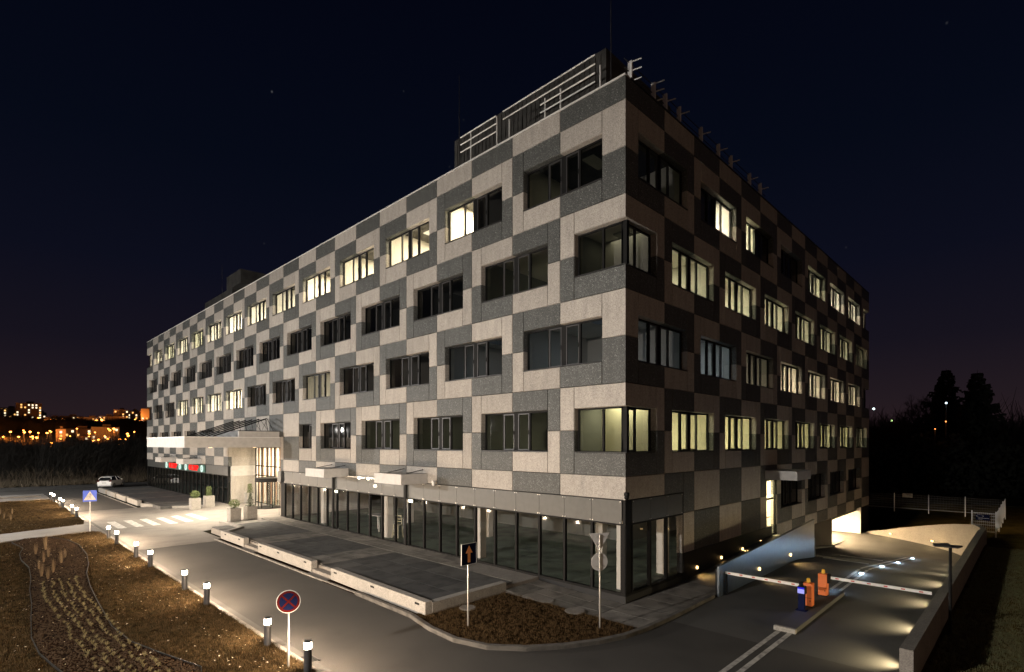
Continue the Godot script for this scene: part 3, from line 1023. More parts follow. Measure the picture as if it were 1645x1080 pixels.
func inside() -> void:
	var lv := [0.33, 4.7, 8.2, 11.7, 15.2]
	# floor plates
	var s := MB.new()
	s.span(Vector3(-W + 0.3, 0.1, -D + 0.3), Vector3(-0.33, 0.33, -8.1))
	s.span(Vector3(-30.6, 0.1, -8.1), Vector3(-0.33, 0.329, -0.04))
	s.span(Vector3(-W + 0.3, 0.1, -8.1), Vector3(-42.3, 0.329, -0.04))
	s.span(Vector3(-42.3, 0.1, -8.1), Vector3(-30.6, 0.331, -2.5))
	put("floor_plate", s, M.screed, bld)
	s = MB.new()
	s.span(Vector3(-W + 0.3, 4.4, -D + 0.3), Vector3(-0.33, 4.7, -8.1))
	s.span(Vector3(-30.6, 4.4, -8.1), Vector3(-0.33, 4.699, -0.33))
	s.span(Vector3(-W + 0.3, 4.4, -8.1), Vector3(-42.3, 4.699, -0.33))
	s.span(Vector3(-42.3, 5.66, -8.1), Vector3(-30.6, 5.95, -0.02))
	put("floor_plate", s, M.plaster, bld)
	for k in range(2, 5):
		s = MB.new()
		s.span(Vector3(-W + 0.3, lv[k] - 0.3, -D + 0.3), Vector3(-0.33, lv[k], -0.33))
		put("floor_plate", s, M.plaster, bld)
	s = MB.new()
	s.span(Vector3(-W + 0.3, 18.7, -D + 0.3), Vector3(-0.33, 19.1, -0.33))
	put("roof_deck", s, M.roof_dark, bld)
	# walls at the back and the far end, parapet inner faces
	s = MB.new()
	s.span(Vector3(-W, -2.0, -D), Vector3(-W + 0.3, TOP, -0.33))
	s.span(Vector3(-W + 0.3, -2.0, -D), Vector3(-0.33, TOP, -D + 0.3))
	put("rear_wall", s, M.light0, bld)
	# corridor walls, one per storey, and the walls between rooms
	for fl in 5:
		var y0: float = lv[fl]
		var y1: float = [4.4, 7.9, 11.4, 14.9, 18.7][fl]
		var w := MB.new()
		var side := MB.new()
		var z := -5.8 if fl else -9.5
		if fl > 1:
			w.span(Vector3(-W + 0.3, y0, z - 0.15), Vector3(-5.8, y1, z))
		else:
			w.span(Vector3(-W + 0.3, y0, z - 0.15), Vector3(-42.6, y1, z))
			w.span(Vector3(-30.3, y0, z - 0.15), Vector3(-5.8, y1, z))
			if fl == 1: w.span(Vector3(-42.6, 5.95, z - 0.15), Vector3(-30.3, y1, z))
		if fl == 1 or fl == 3: w.span(Vector3(-5.8, y0, z - 0.15), Vector3(-fu(1), y1, z))
		side.span(Vector3(-5.95, y0, -D + 0.3), Vector3(-5.8, y1, z - 0.15))
		if fl:
			var odd := 1 - (fl - 1) % 2
			for n in range(odd, 28, 2):
				if fu(n) < 1.0: continue
				w.span(Vector3(-fu(n) - 0.06, 5.95 if fl == 1 and fu(n) > 30.2 and fu(n) < 42.7 else y0, -5.8), Vector3(-fu(n) + 0.06, y1, -0.34))
			for n in range(odd, 16, 2):
				if ru(n) < 1.0: continue
				side.span(Vector3(-5.8, y0, -ru(n) - 0.06), Vector3(-0.34, y1, -ru(n) + 0.06))
			if fl == 4:
				w.span(Vector3(-fu(3) - 0.06, y0, -5.8), Vector3(-fu(3) + 0.06, y1, -0.4))
				side.span(Vector3(-5.8, y0, -ru(3) - 0.06), Vector3(-0.4, y1, -ru(3) + 0.06))
				side.span(Vector3(-5.8, y0, -ru(5) - 0.06), Vector3(-0.4, y1, -ru(5) + 0.06))
		put("inner_wall", side, [M.plaster_grey, M.plaster_yellow, M.plaster, M.plaster, M.plaster][fl], bld)
		put("inner_wall", w, [M.plaster_grey, M.plaster_grey, M.plaster, M.plaster_grey, M.plaster][fl], bld)
		if fl == 0: continue
		var cb := MB.new()
		for k in 30:
			var x := -7.9 - 2.2 * k + rng.randf_range(-0.4, 0.4)
			var hh := rng.randf_range(0.9, 2.1)
			if rng.randf() < 0.75: cb.span(Vector3(x, y0, -5.755), Vector3(x + rng.randf_range(0.7, 1.6), y0 + hh, -5.3))
		for k in 15:
			var zz := -7.9 - 2.2 * k + rng.randf_range(-0.4, 0.4)
			if rng.randf() < 0.75: cb.span(Vector3(-5.755, y0, zz - rng.randf_range(0.7, 1.6)), Vector3(-5.3, y0 + rng.randf_range(0.9, 2.1), zz))
		put("office_cabinets", cb, [M.wood, M.slab_light[0], M.plaster_grey, M.slab_light[1], M.concrete2][fl], bld)
		var dr := MB.new()
		for k in 25:
			var x := -7.4 - 2.7 * k
			dr.span(Vector3(x - 0.48, y0, -5.8), Vector3(x + 0.48, y0 + 2.15, -5.76))
		for k in 13:
			var zz := -7.4 - 2.7 * k
			dr.span(Vector3(-5.8, y0, zz - 0.48), Vector3(-5.76, y0 + 2.15, zz + 0.48))
		put("inner_doors", dr, M.plaster_grey, bld)
	# lit rooms: storey, front or garage side, first and last panel line, strength, tint
	var warm := Color(1.0, 0.93, 0.78)
	var white := Color(1.0, 0.955, 0.83)
	var lime := Color(0.99, 0.965, 0.79)
	var cool := Color(0.86, 0.94, 1.0)
	var rooms := [
		[4, true, 3.0, 4.0, 0.8, warm], [4, true, 4.0, 6.0, 0.75, warm], [4, true, 6.0, 8.0, 0.8, warm], [4, true, 8.0, 10.0, 1.5, warm], [4, true, 10.0, 12.0, 0.5, white], [4, true, 12.0, 14.0, 0.9, white], [4, true, 14.0, 16.0, 1.5, white], [4, true, 16.0, 18.0, 0.9, white], [4, true, 18.0, 20.0, 0.6, lime], [4, true, 20.0, 22.0, 0.9, white], [4, true, 22.0, 24.0, 0.7, lime], [4, true, 24.0, 26.0, 0.7, white], [4, true, 26.0, 27.2, 0.5, white],
		[4, true, 0.6, 1.6, 0.005, lime],
		[2, true, 8.0, 10.0, 0.10, white], [2, true, 14.0, 16.0, 1.8, warm], [2, true, 16.0, 18.0, 1.4, white], [2, true, 18.0, 20.0, 0.9, white], [2, true, 20.0, 22.0, 1.0, white], [2, true, 0.3, 1.6, 0.010, cool], [2, true, 2.0, 4.0, 0.006, cool],
		[1, true, 0.1, 0.9, 0.09, lime], [1, true, 1.0, 3.0, 0.02, lime], [1, true, 3.0, 5.0, 0.02, lime], [1, true, 5.0, 7.0, 0.03, lime],
		[4, false, 3.0, 4.0, 0.8, white], [4, false, 4.0, 5.0, 0.6, lime], [4, false, 8.0, 10.0, 0.35, lime], [4, false, 10.0, 12.0, 0.7, white], [4, false, 12.0, 14.0, 0.55, white], [4, false, 14.0, 15.1, 0.3, white],
		[3, true, 0.1, 0.9, 0.005, lime], [3, false, 1.0, 3.0, 0.26, lime], [3, false, 3.0, 5.0, 0.30, lime], [3, false, 5.0, 7.0, 0.28, lime], [3, false, 7.0, 9.0, 0.26, lime], [3, false, 9.0, 11.0, 0.22, lime], [3, false, 11.0, 13.0, 0.2, lime], [3, false, 13.0, 15.1, 0.1, lime],
		[2, false, 2.0, 4.0, 0.05, cool], [2, false, 4.0, 6.0, 0.04, white], [2, false, 6.0, 8.0, 0.5, warm], [2, false, 8.0, 10.0, 0.45, warm], [2, false, 10.0, 12.0, 0.45, warm], [2, false, 12.0, 14.0, 0.35, warm],
		[1, false, 1.0, 3.0, 0.30, lime], [1, false, 3.0, 5.0, 0.32, lime], [1, false, 5.0, 7.0, 0.2, lime], [1, false, 7.0, 9.0, 0.2, lime], [1, false, 9.0, 11.0, 0.2, lime], [1, false, 11.0, 13.0, 0.2, lime], [1, false, 13.0, 15.1, 0.14, lime],
	]
	var lamp := MB.new()
	lamp.box(Vector3.ZERO, Vector3(0.6, 0.06, 1.2))
	var lamp_mesh := lamp.mesh()
	for q in rooms:
		var fl: int = q[0]
		var y: float = [4.4, 7.9, 11.4, 14.9, 18.7][fl]
		var strength: float = q[4]
		var u := (fu(q[2]) + fu(q[3])) / 2 if q[1] else (ru(q[2]) + ru(q[3])) / 2
		var at := Vector3(-u, y - 0.07, -2.9) if q[1] else Vector3(-2.9, y - 0.07, -u)
		var wide: float = q[3] - q[2]
		var g := glow(q[5], 1.0 + 3.0 * strength) if strength > 0.15 else glow(q[5], strength * 5.0)
		for k in (2 if wide > 1.5 else 1):
			var d := (k - 0.5) * 2.4 if wide > 1.5 else 0.0
			var xf := Transform3D(Basis(), at + (Vector3(d, 0.035, 0) if q[1] else Vector3(0, 0.035, d)))
			if not q[1]: xf.basis = Basis(Vector3.UP, PI / 2)
			put("ceiling_lamp", lamp_mesh, g, bld, xf)
		area("room_light", at, Vector3.DOWN, Vector2(1.6, 1.6), q[5], (260.0 if q[1] else 230.0) * strength, bld)


func ground_floor() -> void:
	# glazed shopfront along the front and round the corner, frosted band above it
	var post := MB.new()
	post.span(Vector3(-0.05, -1.28, -0.14), Vector3(0.05, 1.28, 0.0))
	var post_mesh := post.mesh()
	var band := MB.new()
	band.bevel(Vector3(0, 0, -0.03), Vector3(1.342, 0.87, 0.03), 0.004)
	var band_mesh := band.mesh()
	var glass := MB.new()
	glass.quad(Vector3(-0.625, -1.28, -0.07), Vector3(0.625, -1.28, -0.07), Vector3(0.625, 1.28, -0.07), Vector3(-0.625, 1.28, -0.07))
	var glass_mesh := glass.mesh()
	var dot := MB.new()
	for x in [-0.62, 0.62]:
		for y in [-0.39, 0.39]: dot.tube(Vector3(x, y, -0.015), Vector3(x, y, 0.012), 0.022, 0.022, 6)
	var dot_mesh := dot.mesh()
	var runs := [[true, 0.17, 22, 0.0, 30.6, M.glass_shop, "shopfront"], [false, 0.49, 3, 0.0, 4.6, M.glass_shop, "shopfront"], [true, 42.45, 23, 42.3, W, M.glass_dark, "restaurant_front"]]
	for q in runs:
		var rails := MB.new()
		var a: float = q[3]
		var b: float = q[4]
		rails.span(Vector3(a, 2.90, -0.14), Vector3(b, 2.95, 0.005))
		rails.span(Vector3(a, 3.83, -0.14), Vector3(b, 3.852, 0.02))
		rails.span(Vector3(a, 0.28, -0.16), Vector3(b, 0.37, 0.01))
		var turn := Transform3D(Basis(Vector3.UP, PI if q[0] else PI / 2), Vector3.ZERO)
		if q[0]: turn = Transform3D(Basis(Vector3(-1, 0, 0), Vector3(0, 1, 0), Vector3(0, 0, 1)), Vector3.ZERO)
		if q[0]:
			rails = MB.new()
			rails.span(Vector3(-b, 2.90, -0.14), Vector3(-a, 2.95, 0.005))
			rails.span(Vector3(-b, 3.83, -0.14), Vector3(-a, 3.852, 0.02))
			rails.span(Vector3(-b, 0.28, -0.16), Vector3(-a, 0.37, 0.01))
			turn = Transform3D()
		var f := put(q[6], rails, M.frame, bld, turn)
		var inv := turn.affine_inverse()
		for k in q[2] + 1:
			var u: float = q[1] + 1.35 * k
			if u > b - 0.1: continue
			put("mullion", post_mesh, M.frame, f, inv * on_face(q[0], u, 1.64, -0.005))
			if u + 1.3 < b + 0.6:
				put("glass_pane", glass_mesh, q[5], f, inv * on_face(q[0], u + 0.675, 1.64))
				put("frosted_panel", band_mesh, M.spandrel, f, inv * on_face(q[0], u + 0.675, 3.39))
				if u < 32.0:
					var d := put("glass_fixing", dot_mesh, M.steel, f, inv * on_face(q[0], u + 0.675, 3.39))
					d.set_meta("kind", "stuff")
		# closing strips at both ends
		var ends := MB.new()
		for w in [[a, q[1] - 0.05], [q[1] + 1.35 * q[2] + 0.05, b]]:
			if w[1] - w[0] < 0.02: continue
			var c: float = (w[0] + w[1]) / 2
			var xf: Transform3D = inv * on_face(q[0], c, 0.0)
			ends.box(xf * Vector3(0, 1.64, -0.07), Vector3(w[1] - w[0], 2.56, 0.08), xf.basis)
			ends.box(xf * Vector3(0, 3.39, -0.04), Vector3(w[1] - w[0], 0.87, 0.05), xf.basis)
		put("end_strip", ends, M.frame, f)
	for q in [[Vector3(-30.6, -0.6, -0.25), Vector3(0.012, 0.28, 0.012)], [Vector3(-0.25, -0.6, -4.6), Vector3(0.010, 0.279, -0.25)], [Vector3(-W, -0.6, -0.25), Vector3(-42.3, 0.28, 0.012)], [Vector3(-0.3, -0.6, -15.6), Vector3(-0.005, 1.22, -4.62)], [Vector3(-0.3, -2.4, -28.35), Vector3(-0.012, 0.415, -15.62)], [Vector3(-0.3, -2.4, -D), Vector3(-0.012, 0.415, -37.95)], [Vector3(-0.25, 0.28, -4.72), Vector3(-0.004, 3.85, -4.615)]]:
		var pl := MB.new()
		pl.span(q[0], q[1])
		put("plinth", pl, M.plinth, bld)
	var dp := MB.new()
	for u in [22.1, 13.9]: dp.span(Vector3(-u - 0.1, 0.3, 0.012), Vector3(-u + 0.1, 3.9, 0.10))
	put("door_post", dp, M.frame, bld)
	# columns just inside the glass
	var cm := MB.new()
	cm.bevel(Vector3(0, 2.36, 0), Vector3(0.4, 4.06, 0.4), 0.02)
	var cmesh := cm.mesh()
	for k in 4: put("column", cmesh, M.plaster, bld, Transform3D(Basis(), Vector3(-0.55 - 8.1 * k, 0, -0.75)))
	for k in 3: put("column", cmesh, M.plaster, bld, Transform3D(Basis(), Vector3(-4.6 - 8.1 * k, 0, -5.2)))
	put("column", cmesh, M.plaster, bld, Transform3D(Basis(), Vector3(-0.75, 0, -4.2)))
	# entrance recess: side walls, glass screen, lit lobby
	var side := MB.new()
	side.span(Vector3(-42.6, 3.86, -2.52), Vector3(-42.3, 5.66, -0.33))
	put("recess_wall", side, M.light0, bld)
	side = MB.new()
	side.span(Vector3(-42.6, 2.92, -2.52), Vector3(-42.298, 3.855, -0.27))
	put("recess_wall", side, M.white, bld)
	side = MB.new()
	side.span(Vector3(-42.6, 0.1, -2.52), Vector3(-42.3, 2.915, -0.27))
	put("recess_wall", side, M.light0, bld)
	side = MB.new()
	side.span(Vector3(-30.6, 3.86, -2.52), Vector3(-30.3, 5.66, -0.33))
	side.span(Vector3(-30.62, 0.1, -0.26), Vector3(-30.58, 3.85, -0.02))
	side.span(Vector3(-30.6, 0.1, -2.52), Vector3(-30.5, 3.85, -0.26))
	put("recess_wall", side, M.light0, bld)
	var lobby := MB.new()
	lobby.span(Vector3(-42.6, 0.33, -7.6), Vector3(-30.3, 5.66, -7.4))
	lobby.span(Vector3(-42.6, 0.33, -7.4), Vector3(-42.4, 5.66, -2.52))
	lobby.span(Vector3(-30.5, 0.33, -7.4), Vector3(-30.3, 5.66, -2.52))
	put("lobby_wall", lobby, M.white, bld)
	for k in 12:
		var fin := MB.new()
		fin.span(Vector3(-42.1 + 0.98 * k, 0.331, -2.72), Vector3(-41.82 + 0.98 * k, 5.658, -2.64))
		put("wooden_fin", fin, M.wood, bld)
	var screen := MB.new()
	for k in 9: screen.span(Vector3(-42.3 + 1.4625 * k - 0.035, 0.331, -2.56), Vector3(-42.3 + 1.4625 * k + 0.035, 5.658, -2.47))
	for y in [0.37, 2.95, 3.85, 5.6]: screen.span(Vector3(-42.28, y - 0.035, -2.555), Vector3(-30.62, y + 0.035, -2.475))
	var sc := put("entrance_screen", screen, M.frame, bld)
	for k in 8:
		for r in [[0.405, 2.915], [2.985, 3.815], [3.885, 5.565]]:
			var g := MB.new()
			var a := -42.3 + 1.4625 * k + 0.035
			var b := a + 1.3925
			g.quad(Vector3(a, r[0], -2.51), Vector3(b, r[0], -2.51), Vector3(b, r[1], -2.51), Vector3(a, r[1], -2.51))
			put("glass_pane", g, M.glass_clear, sc)
	for k in 3:
		var x := -40.4 + 3.9 * k
		put("ceiling_lamp", slab_mesh(Vector3(1.8, 0.05, 0.9)), M.warm, bld, Transform3D(Basis(), Vector3(x, 5.62, -5.2)))
		area("lobby_light", Vector3(x, 5.58, -5.0), Vector3(0, -1, 0.1), Vector2(1.8, 1.4), Color(1.0, 0.92, 0.78), 150.0, bld)
	# revolving door
	var rd := MB.new()
	var c := Vector3(-36.9, 0, -1.7)
	rd.tube(c + Vector3.UP * 2.62, c + Vector3.UP * 2.95, 1.22, 1.22, 28)
	rd.tube(c + Vector3.UP * 0.335, c + Vector3.UP * 0.40, 1.2, 1.2, 28)
	for k in 8:
		var a := TAU * k / 8.0 + 0.2
		rd.tube(c + Vector3(cos(a) * 1.15, 0.36, sin(a) * 1.15), c + Vector3(cos(a) * 1.15, 2.65, sin(a) * 1.15), 0.045, 0.045, 6)
	rd.tube(c + Vector3.UP * 0.36, c + Vector3.UP * 2.65, 0.05, 0.05, 8)
	var rv := put("revolving_door", rd, M.frame, bld)
	for k in 3:
		var a := TAU * k / 3.0 + 0.5
		var g := MB.new()
		var e := Vector3(cos(a), 0, sin(a))
		g.quad(c + e * 0.06 + Vector3.UP * 0.42, c + e * 1.1 + Vector3.UP * 0.42, c + e * 1.1 + Vector3.UP * 2.6, c + e * 0.06 + Vector3.UP * 2.6)
		put("door_leaf", g, M.glass_clear, rv)
	for k in 8:
		var a := TAU * k / 8.0 + 0.24
		var b := TAU * (k + 1) / 8.0 + 0.16
		if k == 1 or k == 2 or k == 5 or k == 6: continue
		var g := MB.new()
		for i in 3:
			var p := lerpf(a, b, i / 3.0)
			var q := lerpf(a, b, (i + 1) / 3.0)
			g.quad(c + Vector3(cos(q) * 1.15, 0.42, sin(q) * 1.15), c + Vector3(cos(p) * 1.15, 0.42, sin(p) * 1.15), c + Vector3(cos(p) * 1.15, 2.6, sin(p) * 1.15), c + Vector3(cos(q) * 1.15, 2.6, sin(q) * 1.15))
		put("curved_pane", g, M.glass_clear, rv)


func slab_mesh(size: Vector3) -> ArrayMesh:
	var m := MB.new()
	m.box(Vector3.ZERO, size)
	return m.mesh()


func roof() -> void:
	var cap := MB.new()
	cap.span(Vector3(-W, TOP, -0.36), Vector3(0.0, TOP + 0.05, 0.035))
	var o := put("coping", cap, M.rail, bld)
	cap = MB.new()
	cap.span(Vector3(-0.36, TOP + 0.001, -D), Vector3(0.035, TOP + 0.05, -0.36))
	put("coping", cap, M.frame_grey, bld)
	# plant rooms on the roof
	var ph := MB.new()
	ph.span(Vector3(-13.3, 19.1, -9.0), Vector3(-2.85, 23.65, -3.0))
	var p := put("plant_room", ph, M.roof_dark, bld)
	var v := MB.new()
	for k in 34: v.span(Vector3(-13.1 + 0.3 * k, 19.4, -3.0), Vector3(-13.02 + 0.3 * k, 23.5, -2.97))
	put("cladding_rib", v, M.roof_dark, p)
	ph = MB.new()
	ph.span(Vector3(-63.0, 19.1, -9.0), Vector3(-53.2, 23.6, -4.0))
	ph.span(Vector3(-55.0, 23.6, -8.0), Vector3(-50.6, 25.1, -4.0))
	put("plant_room", ph, M.roof_dark, bld)
	ph = MB.new()
	ph.span(Vector3(-1.6, 19.6, -19.7), Vector3(-0.5, 20.1, -12.5))
	put("roof_vent", ph, M.roof_dark, bld)
	# railing of the roof edge
	var rails := [[-9.98, -7.41, [21.55, 21.18, 20.8]], [-6.95, -1.77, [21.55, 21.18]], [-4.65, -1.77, [20.47, 20.82]]]
	for r in rails:
		for y in r[2]:
			var b := MB.new()
			b.tube(Vector3(r[0], y, -0.6), Vector3(r[1], y, -0.6), 0.032, 0.032, 6)
			put("railing_bar", b, M.rail, bld)
	for x in [-9.27, -7.41, -6.59, -4.43, -3.57, -1.56]:
		var b := MB.new()
		b.tube(Vector3(x, 19.1, -0.66), Vector3(x, 21.05 if x > -7 else 21.55, -0.66), 0.035, 0.035, 6)
		put("railing_post", b, M.rail, bld)
	for z in [-1.38, -3.2, -4.21, -5.48, -7.7, -9.7, -11.27, -13.87, -15.51]:
		var b := MB.new()
		b.span(Vector3(-0.73, 19.1, z - 0.04), Vector3(-0.55, 21.1, z + 0.04))
		for y in ([20.3, 20.7, 21.05] if z > -4 else [20.75]):
			b.tube(Vector3(-0.58, y, z), Vector3(-0.2, y + 0.02, z - 0.12), 0.028, 0.028, 6)
		put("railing_post", b, M.rail, bld)
	for y in [20.3, 20.7, 21.05]:
		var b := MB.new()
		b.tube(Vector3(-0.68, y, -1.0), Vector3(-0.68, y, -16.5), 0.02, 0.02, 5)
		put("railing_bar", b, M.frame_grey, bld)
	for q in [[-1.27, 24.4], [-10.54, 25.2], [-47.1, 24.0]]:
		var b := MB.new()
		b.tube(Vector3(q[0], 19.1, -1.0), Vector3(q[0] - 0.02, q[1], -1.0), 0.028, 0.012, 6)
		put("lightning_rod", b, M.frame_grey, bld)


func building_fittings() -> void:
	# big entrance canopy with skylight upstand and slanted black beams
	var c := MB.new()
	c.span(Vector3(-41.4, 5.67, 0.003), Vector3(-30.65, 6.42, 6.63))
	var can := put("entrance_canopy", c, M.white, bld)
	var e := MB.new()
	e.span(Vector3(-41.43, 6.40, 0.003), Vector3(-30.62, 6.445, 6.66))
	put("canopy_edge", e, M.rail, can)
	var up := MB.new()
	up.span(Vector3(-40.0, 6.44, 0.05), Vector3(-30.70, 6.88, 3.05))
	put("skylight_upstand", up, M.white, can)
	var dk := MB.new()
	dk.span(Vector3(-39.98, 6.446, 3.052), Vector3(-30.9, 6.878, 3.07))
	put("skylight_front", dk, M.frame_grey, can)
	var lid := MB.new()
	lid.span(Vector3(-40.05, 6.88, 0.03), Vector3(-30.66, 6.93, 3.1))
	put("skylight_lid", lid, M.frame, can)
	for k in 6:
		var x: float = [-32.15, -33.65, -35.17, -36.6, -38.03, -39.52][k]
		var b := MB.new()
		b.bar(Vector3(x, 7.93, 0.45), Vector3(x - 0.4, 6.50, 4.25), 0.06, 0.09)
		b.bar(Vector3(x, 7.93, 0.55), Vector3(x, 6.93, 0.35), 0.03, 0.03)
		put("canopy_beam", b, M.frame, can)
	var tie := MB.new()
	for k in 2:
		var x: float = [-32.15, -33.65][k]
		tie.bar(Vector3(x, 7.9, 0.4), Vector3(x - 1.45, 6.93, 0.3), 0.018, 0.018)
		tie.bar(Vector3(x - 1.45, 7.9, 0.4), Vector3(x, 6.93, 0.3), 0.018, 0.018)
	tie.bar(Vector3(-32.15, 7.9, 0.4), Vector3(-31.2, 6.93, 0.3), 0.03, 0.03)
	put("canopy_brace", tie, M.frame, can)
	for x in [-39.6, -36.0, -32.6]:
		for z in [1.2, 4.4]:
			var d := MB.new()
			d.tube(Vector3(x, 5.645, z), Vector3(x, 5.668, z), 0.13, 0.13, 12)
			put("downlight", d, M.warm, can)
			spot("canopy_downlight", Vector3(x, 5.6, z), Vector3.DOWN, Color(1.0, 0.93, 0.83), 50.0, 66.0, 0.1, bld)
	# small canopies over the shop doors and the side door
	for q in [[-22.7, -20.17], [-14.46, -11.94], [-52.85, -50.3], [-61.6, -59.1]]:
		var m := MB.new()
		m.bevel(Vector3((q[0] + q[1]) / 2, 4.12, 0.845), Vector3(q[1] - q[0], 0.53, 1.68), 0.012)
		var s := put("door_canopy", m, M.white, bld)
		var st := MB.new()
		st.bar(Vector3(q[0] + 0.4, 4.385, 1.1), Vector3(q[0] + 0.4, 4.56, 0.01), 0.035, 0.035)
		st.bar(Vector3(q[1] - 0.4, 4.385, 1.1), Vector3(q[1] - 0.4, 4.56, 0.01), 0.035, 0.035)
		put("tie_rod", st, M.frame, s)
	var sm := MB.new()
	sm.bevel(Vector3(0.82, 4.2, -15.68), Vector3(1.64, 0.5, 2.48), 0.012)
	put("side_door_canopy", sm, M.white, bld)
	# side door: lit stairwell behind a tall glazed door
	var sd := MB.new()
	for z in [-14.76, -16.34]: sd.span(Vector3(-0.16, 0.66, z - 0.05), Vector3(-0.06, 3.9, z + 0.05))
	for y in [0.69, 2.78, 3.87]: sd.span(Vector3(-0.155, y - 0.05, -16.29), Vector3(-0.065, y + 0.05, -14.81))
	var dr := put("side_door", sd, M.frame, bld)
	for r in [[-16.29, -14.81, 0.74, 2.73], [-16.29, -14.81, 2.83, 3.82]]:
		var g := MB.new()
		g.quad(Vector3(-0.11, r[2], r[1]), Vector3(-0.11, r[2], r[0]), Vector3(-0.11, r[3], r[0]), Vector3(-0.11, r[3], r[1]))
		put("door_pane", g, M.glass_clear, dr)
	var ps := MB.new()
	ps.bar(Vector3(-0.07, 1.75, -15.45), Vector3(-0.07, 1.75, -14.86), 0.04, 0.04)
	put("push_bar", ps, M.red, dr)
	var st := MB.new()
	st.span(Vector3(-3.2, 0.36, -17.2), Vector3(-0.32, 0.65, -13.9))
	st.span(Vector3(-3.3, 0.65, -17.3), Vector3(-3.2, 4.35, -13.8))
	st.span(Vector3(-3.2, 0.65, -17.3), Vector3(-0.33, 4.35, -17.2))
	st.span(Vector3(-3.2, 0.65, -13.9), Vector3(-0.33, 4.35, -13.8))
	put("stairwell_wall", st, M.plaster, bld)
	put("ceiling_lamp", slab_mesh(Vector3(0.6, 0.05, 1.2)), M.ceiling_lamp, bld, Transform3D(Basis(), Vector3(-1.6, 4.3, -15.55)))
	area("stair_light", Vector3(-1.6, 4.25, -15.55), Vector3.DOWN, Vector2(1.2, 1.2), Color(1.0, 0.92, 0.70), 90.0, bld)
	# garage: opening with a white jamb, brightly lit room behind
	var gm := MB.new()
	gm.span(Vector3(-14.0, -1.9, -28.35), Vector3(-0.3, 0.1, -28.2))
	gm.span(Vector3(-14.0, -1.9, -38.1), Vector3(-0.3, 0.1, -37.95))
	gm.span(Vector3(-14.2, -1.9, -38.1), Vector3(-14.0, 0.1, -28.2))
	gm.span(Vector3(-0.3, -1.9, -37.95), Vector3(-0.02, 0.415, -37.75))
	gm.span(Vector3(-0.3, -1.9, -28.55), Vector3(-0.02, 0.415, -28.35))
	put("garage_wall", gm, M.white, bld)
	var gd := MB.new()
	gd.span(Vector3(-6.0, -0.35, -36.5), Vector3(-5.6, 0.1, -29.0))
	put("garage_beam", gd, M.plaster, bld)
	for x in [-2.5, -8.0]:
		put("ceiling_lamp", slab_mesh(Vector3(0.3, 0.06, 6.0)), M.warm, bld, Transform3D(Basis(), Vector3(x, 0.06, -33.1)))
		area("garage_light", Vector3(x, 0.02, -33.1), Vector3(0.35, -1, 0), Vector2(6.0, 0.6), Color(1.0, 0.86, 0.66), 540.0, bld)
	# faint light in the restaurant
	put("ceiling_lamp", slab_mesh(Vector3(0.6, 0.05, 1.2)), glow(Color(0.5, 0.9, 0.8), 0.3), bld, Transform3D(Basis(), Vector3(-65.0, 4.36, -4.0)))
	area("restaurant_light", Vector3(-65.0, 4.3, -4.0), Vector3.DOWN, Vector2(2, 2), Color(0.5, 0.95, 0.8), 2.2, bld)
	# illuminated signs of the restaurant: red letters between two round white emblems
	for k in 2:
		var x0: float = [-56.2, -64.2][k]
		var t := thing("restaurant_sign", "%s illuminated restaurant sign with red letters between two round white emblems" % ["right-hand", "left-hand"][k], "sign", Vector3(x0, 3.38, 0.03), 0.0, "restaurant signs above the glass front")
		var bk := MB.new()
		bk.span(Vector3(-0.1, -0.36, 0), Vector3(7.3, 0.36, 0.05))
		put("backboard", bk, std(Color(0.03, 0.12, 0.10), 0.4), t)
		var tm := TextMesh.new()
		var sf := SystemFont.new()
		sf.font_names = PackedStringArray(["Droid Sans"])
		sf.font_weight = 800
		tm.font = sf
		tm.text = "OLIMP"
		tm.font_size = 64
		tm.pixel_size = 0.0125
		tm.depth = 0.04
		put("lettering", tm, M.sign_red, t, Transform3D(Basis.from_scale(Vector3(1.35, 1.0, 1.0)), Vector3(3.55, 0.0, 0.08)))
		for x in [0.75, 6.4]:
			var d := MB.new()
			d.tube(Vector3(x, 0, 0.05), Vector3(x, 0, 0.12), 0.36, 0.36, 20)
			var em := put("emblem", d, M.sign_white, t)
			var r := MB.new()
			r.ring(0.14, 0.17, 0.12, 0.13, 16, Transform3D(Basis(), Vector3(x, 0.02, 0)))
			put("emblem_ring", r, M.red_dark, em)
		area("sign_light", Vector3(x0 + 3.6, 3.38, 0.25), Vector3(0, -0.2, 1), Vector2(6, 0.5), Color(1.0, 0.45, 0.4), 1.0)
	# emergency lamps and cameras fixed to the front
	for k in 2:
		var x: float = [-21.55, -13.3][k]
		var t := thing("emergency_lamp", "small white box lamp beside the %s shop door, under its canopy" % ["left-hand", "right-hand"][k], "wall lamp", Vector3(x, 2.83, 0.06))
		put("housing", slab_mesh(Vector3(0.42, 0.2, 0.10)), M.frame, t)
		put("lens", slab_mesh(Vector3(0.38, 0.16, 0.03)), glow(Color(1.0, 0.97, 0.85), 2.5), t, Transform3D(Basis(), Vector3(0, 0, 0.065)))
		omni("emergency_light", Vector3(0, 0, 0.14), Color(1.0, 0.95, 0.85), 0.3, 0.06, t)
	var fl := thing("floodlights", "cluster of three small floodlights on a bar between the two white door canopies", "floodlight", Vector3(-18.2, 3.9, 0.3))
	var br := MB.new()
	br.bar(Vector3(-1.9, 0, 0), Vector3(2.6, 0, 0), 0.04, 0.04)
	br.bar(Vector3(0.0, 0, -0.3), Vector3(0.0, 0, 0), 0.04, 0.04)
	br.bar(Vector3(1.2, 0, -0.3), Vector3(1.2, 0, 0), 0.04, 0.04)
	put("bracket", br, M.steel, fl)
